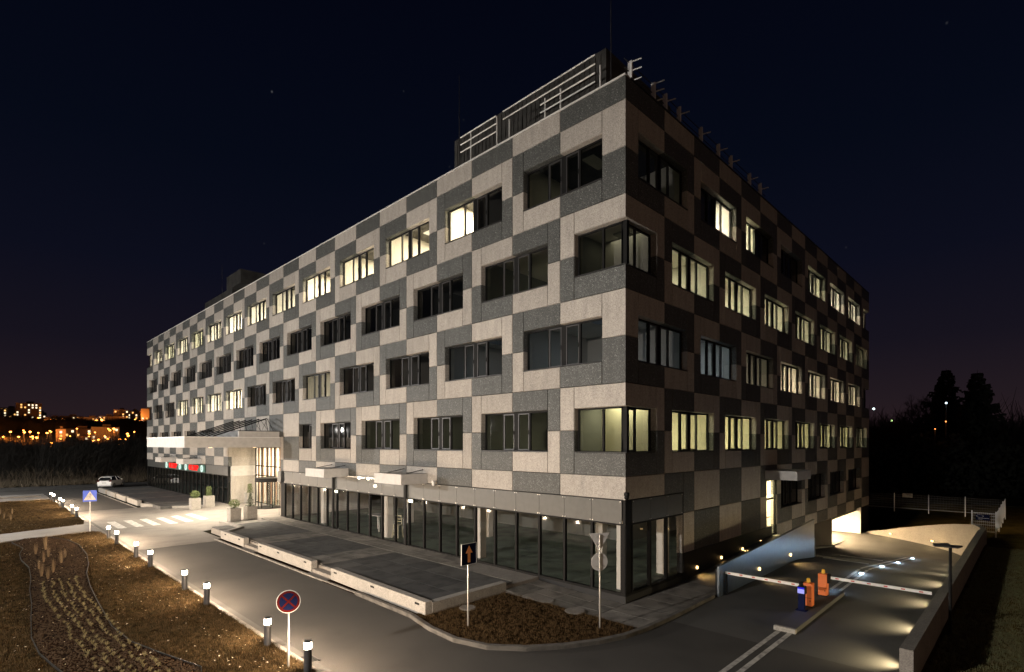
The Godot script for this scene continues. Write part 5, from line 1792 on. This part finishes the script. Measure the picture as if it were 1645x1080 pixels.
func signs() -> void:
	# no stopping
	var t := thing("no_stopping_sign", "round no stopping sign, red cross on blue, on a steel pole at the lawn edge", "road sign", Vector3(-3.1, -0.1, 11.3), deg_to_rad(66.0))
	var p := MB.new()
	p.tube(Vector3(0, -0.3, 0), Vector3(0, 1.75, 0), 0.03, 0.03, 10)
	put("pole", p, M.steel, t)
	var at := Transform3D(Basis(), Vector3(0, 1.93, 0.045))
	var d := MB.new()
	d.tube(at * Vector3(0, 0, -0.01), at * Vector3(0, 0, 0.006), 0.285, 0.285, 36)
	put("disc", d, M.blue_dark, t)
	d = MB.new()
	d.ring(0.225, 0.283, 0.006, 0.009, 36, at)
	put("red_ring", d, M.red_dark, t)
	d = MB.new()
	for s in [-1, 1]: d.box(at * Vector3(0, 0, 0.0075 + 0.0008 * s), Vector3(0.45, 0.045, 0.003), Basis(Vector3(0, 0, 1), s * PI / 4))
	put("red_cross", d, M.red_dark, t)
	d = MB.new()
	d.ring(0.283, 0.30, -0.012, 0.01, 36, at)
	put("rim", d, M.sign_back, t)
	# one way arrow
	t = thing("one_way_sign", "square dark blue sign with an orange up arrow on a pole in the soil bed", "road sign", Vector3(-2.22, 0.0, 5.8), PI / 2)
	p = MB.new()
	p.tube(Vector3(0, -0.2, 0), Vector3(0, 2.72, 0), 0.028, 0.028, 10)
	put("pole", p, M.steel, t)
	at = Transform3D(Basis(), Vector3(0, 2.40, 0.04))
	d = MB.new()
	d.box(at * Vector3.ZERO, Vector3(0.62, 0.66, 0.012))
	put("plate", d, M.blue_dark, t)
	d = MB.new()
	d.prism(PackedVector2Array([Vector2(-0.055, -0.27), Vector2(0.055, -0.27), Vector2(0.055, 0.03), Vector2(0.15, 0.03), Vector2(0, 0.27), Vector2(-0.15, 0.03), Vector2(-0.055, 0.03)]), 0.006, 0.01, at)
	put("arrow", d, M.sign_orange, t)
	d = MB.new()
	for s in [-1, 1]:
		d.box(at * Vector3(s * 0.318, 0, 0), Vector3(0.016, 0.68, 0.03))
		d.box(at * Vector3(0, s * 0.338, 0), Vector3(0.62, 0.016, 0.03))
	put("rim", d, M.sign_back, t)
	# give way and round sign seen from behind
	t = thing("give_way_sign", "triangular sign over a round one on a pole, both showing their grey backs", "road sign", Vector3(0.87, 0.0, 2.95), deg_to_rad(62.0))
	p = MB.new()
	p.tube(Vector3(0, -0.2, 0.03), Vector3(0, 3.05, 0.03), 0.028, 0.028, 10)
	put("pole", p, M.steel, t)
	d = MB.new()
	d.prism(PackedVector2Array([Vector2(0, 2.50), Vector2(0.36, 3.10), Vector2(-0.36, 3.10)]), -0.006, 0.006)
	put("triangle", d, M.sign_back, t)
	d = MB.new()
	d.tube(Vector3(0, 2.18, -0.006), Vector3(0, 2.18, 0.006), 0.29, 0.29, 32)
	put("disc", d, M.sign_back, t)
	d = MB.new()
	for y in [2.05, 2.32, 2.75, 2.98]: d.box(Vector3(0, y, 0.02), Vector3(0.26, 0.03, 0.022))
	put("clamp", d, M.steel, t)
	# pedestrian crossing
	t = thing("crossing_sign", "blue pedestrian crossing sign with a white triangle on a pole by the footpath", "road sign", Vector3(-33.7, 0.05, 11.45), deg_to_rad(80.0))
	p = MB.new()
	p.tube(Vector3(0, -0.2, 0), Vector3(0, 2.75, 0), 0.03, 0.03, 10)
	put("pole", p, M.steel, t)
	at = Transform3D(Basis(), Vector3(0, 2.42, 0.04))
	d = MB.new()
	d.box(at * Vector3.ZERO, Vector3(0.74, 0.74, 0.012))
	put("plate", d, std(Color(0.02, 0.07, 0.5), 0.5), t)
	d = MB.new()
	d.prism(PackedVector2Array([Vector2(-0.33, -0.27), Vector2(0.33, -0.27), Vector2(0, 0.32)]), 0.006, 0.01, at)
	put("white_triangle", d, M.paint, t)
	d = MB.new()
	d.tube(at * Vector3(0.01, 0.12, 0.01), at * Vector3(0.01, 0.12, 0.013), 0.03, 0.03, 10)
	d.bar(at * Vector3(0.01, 0.08, 0.0115), at * Vector3(-0.01, -0.06, 0.0115), 0.04, 0.003)
	d.bar(at * Vector3(-0.01, -0.06, 0.0115), at * Vector3(-0.09, -0.2, 0.0115), 0.03, 0.003)
	d.bar(at * Vector3(-0.01, -0.06, 0.0115), at * Vector3(0.08, -0.2, 0.0115), 0.03, 0.003)
	put("walking_figure", d, M.frame, t)
	# manhole lids in the corner bed
	for q in [[Vector3(-2.2, 0.05, 1.9), "flat round concrete lid on the edge of the pavement, the left one", 0.3], [Vector3(-0.7, 0.05, 2.15), "round concrete manhole lid on the edge of the soil bed, under the triangular sign", 0.36], [Vector3(-3.6, 0.07, 4.6), "low round concrete lid beside the end wall of the terrace", 0.3]]:
		var o := thing("manhole_lid", q[1], "manhole cover", q[0])
		var mm := MB.new()
		mm.lathe([Vector2(q[2], -0.1), Vector2(q[2], 0.04), Vector2(q[2] - 0.02, 0.055), Vector2(0, 0.055)], 20)
		put("lid", mm, M.concrete2, o)


func planting() -> void:
	# rows of young tufts along the near edge of the bed
	var m := MB.new()
	for k in 16:
		var a := TAU * k / 16.0 + 0.37 * k
		var d := Vector3(cos(a), 0, sin(a))
		var s := d.cross(Vector3.UP) * 0.008
		var mid := d * 0.05 + Vector3.UP * (0.10 + 0.03 * sin(k * 5.0))
		m.tri(-s, s, mid + s)
		m.tri(-s, mid + s, mid - s)
		m.tri(mid - s, mid + s, d * (0.11 + 0.03 * cos(k * 3.0)) + Vector3.UP * (0.10 + 0.05 * sin(k * 7.0)))
	var mesh := m.mesh()
	var proto: MeshInstance3D = null
	for i in 46:
		for j in 5:
			var x := -18.5 + i * 0.335 + rng.randf_range(-0.05, 0.05) + 0.16 * (j % 2)
			var z := 14.05 + j * 0.27 + 0.10 * sin(i * 0.2) + rng.randf_range(-0.05, 0.05)
			if x < -12.0: z += (-12.0 - x) * -0.02
			if x > -9.5: z -= (x + 9.5) * 0.11
			if rng.randf() < 0.08: continue
			if proto == null:
				proto = put("grass_tuft", mesh, M.tuft)
				tag(proto, "small young grass tuft planted in rows along the dark bed", "plant", "young tufts planted in rows in the bed")
				proto.position = Vector3(x, 0.13, z)
			else:
				var c: Node3D = proto.duplicate()
				c.name = numbered("grass_tuft")
				add_child(c)
				c.position = Vector3(x, 0.13, z)
				c.rotation.y = rng.randf() * TAU
				c.scale = Vector3.ONE * rng.randf_range(0.6, 0.95)
	# taller dry clumps at the back of the bed
	m = MB.new()
	for k in 46:
		var a := rng.randf() * TAU
		var d := Vector3(cos(a), 0, sin(a)) * rng.randf_range(0.02, 0.10)
		var s := Vector3(cos(a + 1.5), 0, sin(a + 1.5)) * 0.009
		var tip := d * rng.randf_range(1.2, 3.0) + Vector3.UP * rng.randf_range(0.45, 0.95)
		m.tri(d * 0.5 - s, d * 0.5 + s, tip)
	mesh = m.mesh()
	var at := [[-23.6, 14.6], [-21.9, 14.9], [-20.6, 14.5], [-25.0, 14.3], [-26.4, 14.7], [-22.8, 14.0], [-19.2, 14.8], [-24.3, 13.7], [-20.0, 14.95], [-27.6, 14.2], [-46.0, 15.2], [-47.8, 15.6], [-49.5, 15.3], [-51.0, 15.7], [-45.2, 15.9], [-44.0, 14.9], [-48.9, 14.6]]
	var order := func(a, b): return a[0] < b[0] if (a[0] > -40.0) == (b[0] > -40.0) else a[0] > b[0]
	at.sort_custom(order)
	proto = null
	for k in at.size():
		var group := "dry clumps in the curved bed" if k < 10 else "dry clumps in the far lawn beyond the footpath"
		var label := ("tall straw-coloured dry grass clump in the curved bed, %s from the left" if k < 10 else "tall straw-coloured dry grass clump on the lawn beyond the footpath, %s from the left") % nth(k % 10)
		if proto == null:
			proto = put("dry_grass_clump", mesh, M.straw)
			tag(proto, label, "plant", group)
			proto.position = Vector3(at[k][0], 0.12, at[k][1])
		else:
			var c := dup(proto, Vector3(at[k][0], 0.12, at[k][1]), rng.randf() * TAU, label, rng.randf_range(0.5, 0.85))
			c.set_meta("group", group)


func branch(m: MB, a: Vector3, d: Vector3, l: float, r: float, depth: int, wide: float) -> void:
	var b := a + d * l
	m.tube(a, b, r, r * 0.62, 5 if depth > 2 else 3, false)
	if depth == 0: return
	var n := 3 if depth > 1 else 4
	for k in n:
		var ax := Vector3(rng.randfn(), rng.randfn(), rng.randfn()).normalized()
		var e := (d + ax * wide + Vector3.UP * 0.12).normalized()
		branch(m, a.lerp(b, rng.randf_range(0.55, 1.0)), e, l * rng.randf_range(0.6, 0.82), r * 0.55, depth - 1, wide)


func bare_tree(at: Vector3, h: float, label: String, group: String, depth := 5) -> Node3D:
	var t := thing("bare_tree", label, "tree", at, 0.0, group)
	var m := MB.new()
	m.tube(Vector3(0, -0.5, 0), Vector3(0, h * 0.28, 0), h * 0.022, h * 0.017, 7, false)
	put("trunk", m, M.bark, t)
	var c := MB.new()
	for k in 4:
		var a := TAU * k / 4.0 + rng.randf()
		branch(c, Vector3(0, h * (0.2 + 0.03 * k), 0), Vector3(cos(a) * 0.55, 1, sin(a) * 0.55).normalized(), h * 0.23, h * 0.013, depth, 0.62)
	put("crown", c, M.bark, t)
	return t


func conifer(at: Vector3, h: float, w: float, label: String) -> void:
	var t := thing("conifer", label, "tree", at, 0.0, "")
	var m := MB.new()
	m.tube(Vector3(0, -0.5, 0), Vector3(0, h, 0), h * 0.016, 0.02, 7, false)
	put("trunk", m, M.bark, t)
	var c := MB.new()
	var y := h * 0.1
	while y < h * 0.985:
		var f := 1.0 - y / h
		var r := w * f * (1.0 + 0.16 * sin(y * 2.3) * f)
		var n := int(10 + 8 * f)
		for k in n:
			var a := TAU * k / n + rng.randf() * 0.7 + y
			var l := r * (0.35 + 0.95 * pow(rng.randf(), 0.8)) + 0.15
			var d := Vector3(cos(a), 0, sin(a))
			var s := d.cross(Vector3.UP)
			var prev := Vector3(0, y, 0)
			var seg := 5
			for i in seg:
				var q := float(i + 1) / seg
				var p := d * l * q + Vector3(0, y - l * 0.42 * q + l * 0.40 * q * q, 0)
				var wd := l * 0.20 * (1.05 - q) + 0.06
				for j in 6:
					var o := s * (wd * rng.randf_range(-1.0, 1.0)) + Vector3.UP * rng.randf_range(-0.6, 0.1) * (0.5 + l * 0.2)
					var u := prev.lerp(p, rng.randf())
					c.tri(u - d * 0.22, u + d * 0.22, u + o * 1.3 + d * 0.3)
				c.tri(prev - s * 0.05, prev + s * 0.05, p)
				prev = p
		y += 0.36 + 0.34 * f
	put("crown", c, M.needles, t)


func shrub_clump(at: Vector3, h: float, label: String) -> void:
	var t := thing("bare_shrub", label, "shrub", at, 0.0, "pale bare shrubs before the dark wood")
	var c := MB.new()
	for k in 46:
		var a := rng.randf() * TAU
		var d := Vector3(cos(a) * rng.randf_range(0.1, 0.75), 1.0, sin(a) * rng.randf_range(0.1, 0.75)).normalized()
		var p := Vector3(rng.randf_range(-1.6, 1.6), -0.1, rng.randf_range(-1.6, 1.6))
		var l := h * rng.randf_range(0.5, 1.0)
		c.tube(p, p + d * l, 0.022, 0.006, 3, false)
		for j in 3:
			var q := p + d * l * rng.randf_range(0.4, 0.9)
			c.tube(q, q + (d + Vector3(rng.randfn(), 0.3, rng.randfn()) * 0.5).normalized() * l * 0.35, 0.012, 0.004, 3, false)
	put("twigs", c, M.scrub, t)


func car() -> void:
	# a white hatchback seen from behind and from its right side; x is to its right, +z backwards
	var t := thing("parked_car", "white hatchback car standing on the far road, seen from behind", "car", Vector3(-79.3, 0.01, 3.1), atan2(0.85, 0.5))
	# outline stations from tail to nose: z, sill height, belt height, half width, roof height, half roof width
	var st := [[2.12, 0.42, 0.62, 0.74, 0.0, 0.0], [2.08, 0.30, 0.92, 0.82, 0.96, 0.76], [1.92, 0.24, 0.96, 0.87, 1.12, 0.74], [1.55, 0.22, 0.97, 0.89, 1.40, 0.62], [1.1, 0.22, 0.96, 0.90, 1.47, 0.60], [0.2, 0.22, 0.94, 0.90, 1.49, 0.60], [-0.45, 0.22, 0.93, 0.90, 1.42, 0.60], [-1.15, 0.22, 0.92, 0.89, 0.99, 0.66], [-1.25, 0.22, 0.91, 0.89, 0.93, 0.66], [-1.85, 0.24, 0.78, 0.84, 0.80, 0.5], [-2.1, 0.34, 0.58, 0.70, 0.0, 0.0]]
	var body := MB.new()
	var cabin := MB.new()
	for k in st.size() - 1:
		var a: Array = st[k]
		var b: Array = st[k + 1]
		for s in [-1.0, 1.0]:
			var p := [Vector3(s * a[3] * 0.93, a[1], a[0]), Vector3(s * a[3], (a[1] + a[2]) * 0.5, a[0]), Vector3(s * a[3] * 0.95, a[2], a[0])]
			var q := [Vector3(s * b[3] * 0.93, b[1], b[0]), Vector3(s * b[3], (b[1] + b[2]) * 0.5, b[0]), Vector3(s * b[3] * 0.95, b[2], b[0])]
			for i in 2:
				if s > 0: body.quad(p[i], q[i], q[i + 1], p[i + 1])
				else: body.quad(q[i], p[i], p[i + 1], q[i + 1])
		# deck and floor
		body.quad(Vector3(-a[3] * 0.95, a[2], a[0]), Vector3(a[3] * 0.95, a[2], a[0]), Vector3(b[3] * 0.95, b[2], b[0]), Vector3(-b[3] * 0.95, b[2], b[0]))
		if k >= 2 and k <= 6:
			for s in [-1.0, 1.0]:
				var p0 := Vector3(s * a[3] * 0.93, a[2], a[0])
				var p1 := Vector3(s * a[5], a[4], a[0])
				var q0 := Vector3(s * b[3] * 0.93, b[2], b[0])
				var q1 := Vector3(s * b[5], b[4], b[0])
				if s > 0: cabin.quad(p0, q0, q1, p1)
				else: cabin.quad(q0, p0, p1, q1)
			var roof_: MB = body if k >= 3 and k <= 5 else cabin
			roof_.quad(Vector3(-a[5], a[4], a[0]), Vector3(a[5], a[4], a[0]), Vector3(b[5], b[4], b[0]), Vector3(-b[5], b[4], b[0]))
	var f: Array = st[0]
	body.quad(Vector3(-f[3], f[1], f[0]), Vector3(f[3], f[1], f[0]), Vector3(f[3], f[2], f[0]), Vector3(-f[3], f[2], f[0]))
	# closed bottom keeps light out
	body.span(Vector3(-0.8, 0.2, -1.9), Vector3(0.8, 0.26, 1.95))
	for s in [-1.0, 1.0]:
		body.bar(Vector3(s * 0.735, 1.13, 1.93), Vector3(s * 0.615, 1.41, 1.56), 0.07, 0.05)
		body.bar(Vector3(s * 0.86, 0.96, 0.35), Vector3(s * 0.61, 1.48, 0.3), 0.07, 0.05)
		body.bar(Vector3(s * 0.86, 0.93, -1.1), Vector3(s * 0.61, 1.42, -0.42), 0.06, 0.05)
	put("body", body, M.car, t)
	put("cabin_glass", cabin, std(Color(0.015, 0.018, 0.02), 0.08), t)
	var sp := MB.new()
	sp.bevel(Vector3(0, 1.41, 1.64), Vector3(1.2, 0.04, 0.25), 0.012)
	put("spoiler", sp, M.car, t)
	for s in [-1.0, 1.0]:
		for z in [1.32, -1.3]:
			var w := MB.new()
			w.tube(Vector3(s * 0.72, 0.31, z), Vector3(s * 0.91, 0.31, z), 0.31, 0.31, 18)
			var wh := put("wheel", w, M.tyre, t)
			var r := MB.new()
			r.tube(Vector3(s * 0.905, 0.31, z), Vector3(s * 0.92, 0.31, z), 0.20, 0.19, 12)
			put("rim", r, M.steel, wh)
		var l := MB.new()
		l.bevel(Vector3(s * 0.70, 0.90, 2.07), Vector3(0.28, 0.16, 0.10), 0.02)
		put("tail_light", l, M.red_dark, t)
		var mi := MB.new()
		mi.bevel(Vector3(s * 0.97, 1.0, -0.75), Vector3(0.18, 0.13, 0.1), 0.02)
		put("mirror", mi, M.car, t)
	var pl := MB.new()
	pl.box(Vector3(0, 0.66, 2.125), Vector3(0.52, 0.11, 0.01))
	put("number_plate", pl, M.paint, t)
	var bp := MB.new()
	bp.bevel(Vector3(0, 0.42, 2.08), Vector3(1.56, 0.24, 0.14), 0.03)
	put("bumper", bp, M.car, t)


func far_away() -> void:
	car()
	# dark wood and pale bare shrubs between the cross road and the town
	var n := 0
	for q in [[-104, 30, 7.5], [-110, 22, 9.0], [-107, 14, 8.0], [-113, 6, 9.5], [-106, -2, 7.5], [-112, -10, 9.0], [-108, -19, 8.5], [-116, -26, 9.0], [-121, 16, 9.5], [-124, 2, 10.0], [-126, -14, 10.5], [-122, -34, 11.0], [-112, -40, 9.5], [-118, 34, 9.0], [-130, -44, 12.5], [-128, 26, 8.5]]:
		bare_tree(Vector3(q[0], -0.1, q[1]), q[2], "bare dark tree in the wood beyond the cross road, %s from the left" % nth(n), "bare trees in the wood at the left", 5)
		n += 1
	n = 0
	for k in 20:
		var x := rng.randf_range(-97.0, -90.0)
		var z := 30.0 - k * 2.9
		shrub_clump(Vector3(x, -0.05, z), rng.randf_range(1.6, 3.0), "pale bare shrub on the bank before the wood, %s from the left" % nth(n))
		n += 1
	# rough grass on that bank
	var blade := MB.new()
	for k in 6:
		var a := TAU * k / 6.0
		var d := Vector3(cos(a), 0, sin(a))
		var s := d.cross(Vector3.UP) * 0.05
		blade.tri(d * 0.1 - s, d * 0.1 + s, d * 0.5 + Vector3.UP * (0.9 - 0.08 * k))
	var bank := func() -> Vector3:
		return Vector3(rng.randf_range(-104.0, -86.8), -0.1, rng.randf_range(-30.0, 40.0))
	scatter("rough_grass", M.scrub, blade.mesh(), 3200, bank, 0.5, 1.2, "rough dry grass on the bank beyond the cross road", "grass")
	# the wood itself, too dense to count
	var thicket := MB.new()
	for k in 150:
		var a := rng.randf() * TAU
		var d := Vector3(cos(a) * rng.randf_range(0.05, 0.5), 1.0, sin(a) * rng.randf_range(0.05, 0.5)).normalized()
		var p := Vector3(rng.randf_range(-2.6, 2.6), -0.1, rng.randf_range(-2.6, 2.6))
		var l := rng.randf_range(2.5, 6.6)
		thicket.tube(p, p + d * l, 0.05, 0.012, 3, false)
		for j in 6:
			var q := p + d * l * rng.randf_range(0.25, 0.95)
			thicket.tube(q, q + (d + Vector3(rng.randfn(), 0.2, rng.randfn()) * 0.7).normalized() * l * 0.3, 0.025, 0.008, 3, false)
	var wood := func() -> Vector3:
		return Vector3(rng.randf_range(-132.0, -102.0), -0.1, rng.randf_range(-75.0, 42.0))
	scatter("wood", M.wood_dark, thicket.mesh(), 420, wood, 0.75, 1.2, "dark leafless wood between the cross road and the town", "wood")
	var hill_wood := func() -> Vector3:
		var x := rng.randf_range(-575.0, -545.0)
		var z := rng.randf_range(-130.0, 20.0)
		return Vector3(x, terrain(x, z) - 0.5, z)
	scatter("hill_wood", M.wood_dark, thicket.mesh(), 380, hill_wood, 0.9, 1.5, "dark band of trees on the hill below the skyline", "wood")
	# town on the hill
	var blocks := [[-842, -4, 25, 27, 47], [-854, -20, 19, 28, 49], [-812, -34, 23, 27, 53], [-841, -48, 8, 28, 44], [-804, -56, 18, 27, 37], [-803, -72, 22, 28, 39], [-774, -87, 21, 27, 37], [-772, -103, 19, 28, 39], [-713, -106, 14, 26, 44], [-726, -121, 14, 27, 44], [-691, -128, 15, 26, 45], [-555, -9, 22, 4, 18], [-553, -26, 21, 4, 19], [-516, -34, 6, 5, 17], [-531, -48, 21, 4, 18], [-504, -60, 18, 4, 19], [-800, 14, 26, 27, 45], [-760, -45, 16, 24, 33], [-742, -70, 20, 23, 33], [-730, -88, 20, 23, 32], [-700, -100, 15, 24, 36], [-560, 14, 24, 4, 17], [-545, -40, 14, 3, 13], [-520, -52, 14, 3, 12]]
	var what := ["tower block on the hill at the left edge, furthest left of the skyline", "tower block on the hill, second from the left", "tallest tower block of the town skyline", "narrow block to the right of the tallest tower", "low block on the hill, right of the narrow one", "low wide block on the hill, in the middle of the skyline", "block on the hill above the pair of orange lamps", "block on the hill, left of the densely lit group", "densely lit tower nearest the gap in the trees", "densely lit tower in the middle of the right-hand group", "lit tower just beside the office building's far corner", "long orange-lit block below the hill at the left edge", "orange-lit block below the tallest tower", "small dark block in the lower row", "long block in the middle of the lower row", "block at the right end of the lower row", "broad block on the hill at the very edge of the view", "low house row under the tallest tower", "low house row right of the tallest tower", "low house row above the middle of the lower blocks", "low house row left of the densely lit group", "block of the lower row at the very edge of the view", "low building squeezed into the lower row, left of its middle", "low building squeezed into the lower row, right of its middle"]
	var win := MB.new()
	win.box(Vector3.ZERO, Vector3(0.3, 1.7, 1.5))
	var wmesh := win.mesh()
	for k in blocks.size():
		var q: Array = blocks[k]
		var dir := Vector3(10.7 - q[0], 0, 17.3 - q[1]).normalized()
		var t := thing("apartment_block", what[k], "building", Vector3(q[0], q[3] - 6.0, q[1]), atan2(dir.x, dir.z) - PI / 2, "far apartment blocks")
		var h: float = q[4] - q[3] + 6.0
		var w: float = q[2]
		var b := MB.new()
		b.span(Vector3(-11, 0, -w / 2), Vector3(0, h, w / 2))
		put("walls", b, M.block[k % 3], t)
		var r := MB.new()
		r.span(Vector3(-8, h, -w * 0.2), Vector3(-4, h + 2.2, w * 0.1))
		put("roof_house", r, M.block[2], t)
		var rows := int((h - 7.0) / 2.9)
		var cols := int(w / 3.2)
		var share := 0.42 if k in [8, 9, 10] else 0.36
		for i in rows:
			for j in cols:
				if rng.randf() < share:
					put("lit_window", wmesh, M.win_warm if rng.randf() < 0.55 else M.win_white, t, Transform3D(Basis(), Vector3(0.05, h - 2.2 - 2.9 * i, -w / 2 + w * (j + 0.5) / cols)))
	var lamps := [[-786, 31.8, -11], [-783, 31.8, -14], [-748, 31.8, -48], [-745, 31.8, -52], [-713, 31.1, -84], [-710, 31.1, -88], [-684, 30.5, -114], [-680, 30.5, -117], [-744, 25.7, -53], [-741, 25.0, -56], [-516, 13.8, -13], [-513, 14.2, -16], [-519, 10.5, -10], [-504, 13.3, -25], [-502, 14.2, -27], [-497, 9.2, -32], [-492, 11.0, -37], [-482, 12.8, -47], [-479, 13.8, -50], [-474, 11.0, -55], [-472, 16.5, -57], [-470, 16.5, -60], [-462, 12.8, -67], [-466, 8.7, -63], [-463, 8.7, -66], [-523, 5.5, -6], [-527, 10.5, -2], [-480, 7.8, -49]]
	for k in 34:
		var far := k % 3 == 0
		var p := rng.randf()
		lamps.append([-690.0 - 90.0 * (1.0 - p) if far else -445.0 - 85.0 * (1.0 - p), rng.randf_range(27.0, 34.0) if far else rng.randf_range(4.0, 17.0), -120.0 + 115.0 * (1.0 - p) if far else -70.0 + 72.0 * (1.0 - p)])
	lamps.sort_custom(func(a, b): return a[2] > b[2])
	var counts := [0, 0]
	for k in lamps.size():
		var q: Array = lamps[k]
		var hill: bool = q[0] < -600.0
		counts[int(hill)] += 1
		var foot := maxf(terrain(q[0], q[2]), q[1] - 14.0)
		var t := thing("town_lamp", "orange lamp of the far town %s, %s from the left" % ["on the hill" if hill else "before the lower blocks", nth_far(counts[int(hill)])], "street lamp", Vector3(q[0], foot, q[2]), 0.0, "orange lamps on the hill" if hill else "orange lamps before the lower blocks")
		var y: float = q[1] - foot
		var p := MB.new()
		p.tube(Vector3.ZERO, Vector3(0, y, 0), 0.12, 0.08, 5)
		put("pole", p, M.frame_grey, t)
		var b := MB.new()
		b.ball(Vector3(0, y + 0.5, 0), Vector3(0.9, 0.6, 0.9) * (1.25 if hill else 0.9) * (1.0 if k % 2 == 0 else 0.7), 5, 8)
		put("lamp_head", b, M.sodium, t)
		omni("town_light", Vector3(1.5, y + 0.4, 0), Color(1.0, 0.56, 0.24), (1100.0 if hill else 330.0) if k % 2 == 0 else 130.0, 0.4, t)
	# lamps and trees beyond the garage side
	var marks := [[[-17, 14.4, -139], "white lamp at the edge of the building, left of the dark round tree", 0.5, Color(0.9, 1.0, 1.0)], [[3, 10.9, -67.4], "small white lamp before the left-hand conifer", 0.22, Color(0.85, 0.95, 1.0)], [[-13, 8.7, -129], "left one of two orange lamps low beside the building", 0.4, Color(1.0, 0.6, 0.3)], [[-12.1, 8.7, -129.5], "right one of two orange lamps low beside the building", 0.4, Color(1.0, 0.75, 0.5)], [[-13, 11.3, -136], "greenish lamp above the two orange lamps", 0.4, Color(0.8, 1.0, 0.6)], [[3.1, 8.6, -66], "small orange lamp in the middle of the conifers", 0.15, Color(1.0, 0.6, 0.3)], [[2.2, 7.7, -65], "faint orange lamp low in the left-hand conifer", 0.12, Color(1.0, 0.6, 0.3)], [[3, 7.2, -159], "orange lamp low to the right of the conifers", 0.4, Color(1.0, 0.65, 0.3)], [[6, 7.5, -162], "orange lamp at the right edge beyond the bare trees", 0.4, Color(1.0, 0.65, 0.3)]]
	for q in marks:
		var g := -0.06 + 5.0 * smoothstep(-70.0, -190.0, q[0][2])
		var t := thing("distant_lamp", q[1], "street lamp", Vector3(q[0][0], g, q[0][2]))
		var y: float = q[0][1] - g
		var p := MB.new()
		p.tube(Vector3.ZERO, Vector3(0, y, 0), 0.06, 0.04, 5)
		put("pole", p, M.frame_grey, t)
		var b := MB.new()
		b.ball(Vector3(0, y, 0), Vector3.ONE * (q[2] * 0.5), 5, 8)
		put("lamp_head", b, glow(q[3], 4.0), t)
		omni("distant_light", Vector3(0, y - 0.1, 0.5), q[3], 1.2 * q[2], 0.1, t)
	conifer(Vector3(1.8, -0.1, -80.5), 16.6, 7.4, "tall dark spruce, left of the two standing close together")
	conifer(Vector3(4.9, -0.1, -83.5), 16.5, 6.6, "tall dark spruce, right of the two standing close together")
	n = 0
	for q in [[-2.6, -76.0, 11.0], [-5.6, -84.0, 12.0], [0.4, -90.0, 17.0], [9.5, -92.0, 11.0], [13.0, -95.0, 12.0], [8.6, -86.0, 8.5], [-9.0, -80.0, 9.0], [16.0, -90.0, 10.0], [-4.0, -70.0, 8.0]]:
		bare_tree(Vector3(q[0], -0.1, q[1]), q[2], ["dark round bare tree left of the spruces", "bare tree beside the building's far corner", "tall bare tree rising behind the spruces", "bare tree just right of the spruces", "bare tree towards the right edge", "low bare tree below the spruces' right side", "bare tree hidden beside the building's far edge", "bare tree at the right edge", "low bare tree in front of the round one"][n], "bare trees beyond the garage", 6 if n != 8 else 5)
		n += 1
	var grove := func() -> Vector3:
		var x := rng.randf_range(-9.0, 13.0)
		return Vector3(x, -0.1, rng.randf_range(-98.0, -84.0))
	scatter("grove", M.wood_dark, thicket.mesh(), 70, grove, 1.0, 1.7, "dark leafless undergrowth filling the gaps round the spruces", "wood")
	# hedge band closing the view under the trees
	var hedge := MB.new()
	for k in 7000:
		var x := rng.randf_range(-22.0, 26.0)
		var z := -64.0 + rng.randf_range(-7.0, 3.0) - absf(x) * 0.3
		var p := Vector3(x, rng.randf_range(-0.1, 6.2 + 0.9 * sin(x * 0.7) + 0.6 * sin(x * 1.9)), z)
		var a := Vector3(rng.randfn(), rng.randfn(), rng.randfn()).normalized() * 0.55
		var b := a.cross(Vector3(rng.randfn(), rng.randfn(), rng.randfn()).normalized()).normalized() * 0.28
		hedge.tri(p - b, p + b, p + a)
	var hd := put("hedge", hedge, M.needles)
	tag(hd, "dark hedge under the trees beyond the mesh fence", "hedge", "", "stuff")


func nth_far(k: int) -> String:
	if k <= 20: return nth(k - 1)
	if k == 30: return "thirtieth"
	if k == 40: return "fortieth"
	return ("twenty-" if k < 30 else "thirty-" if k < 40 else "forty-") + nth((k % 10) - 1)
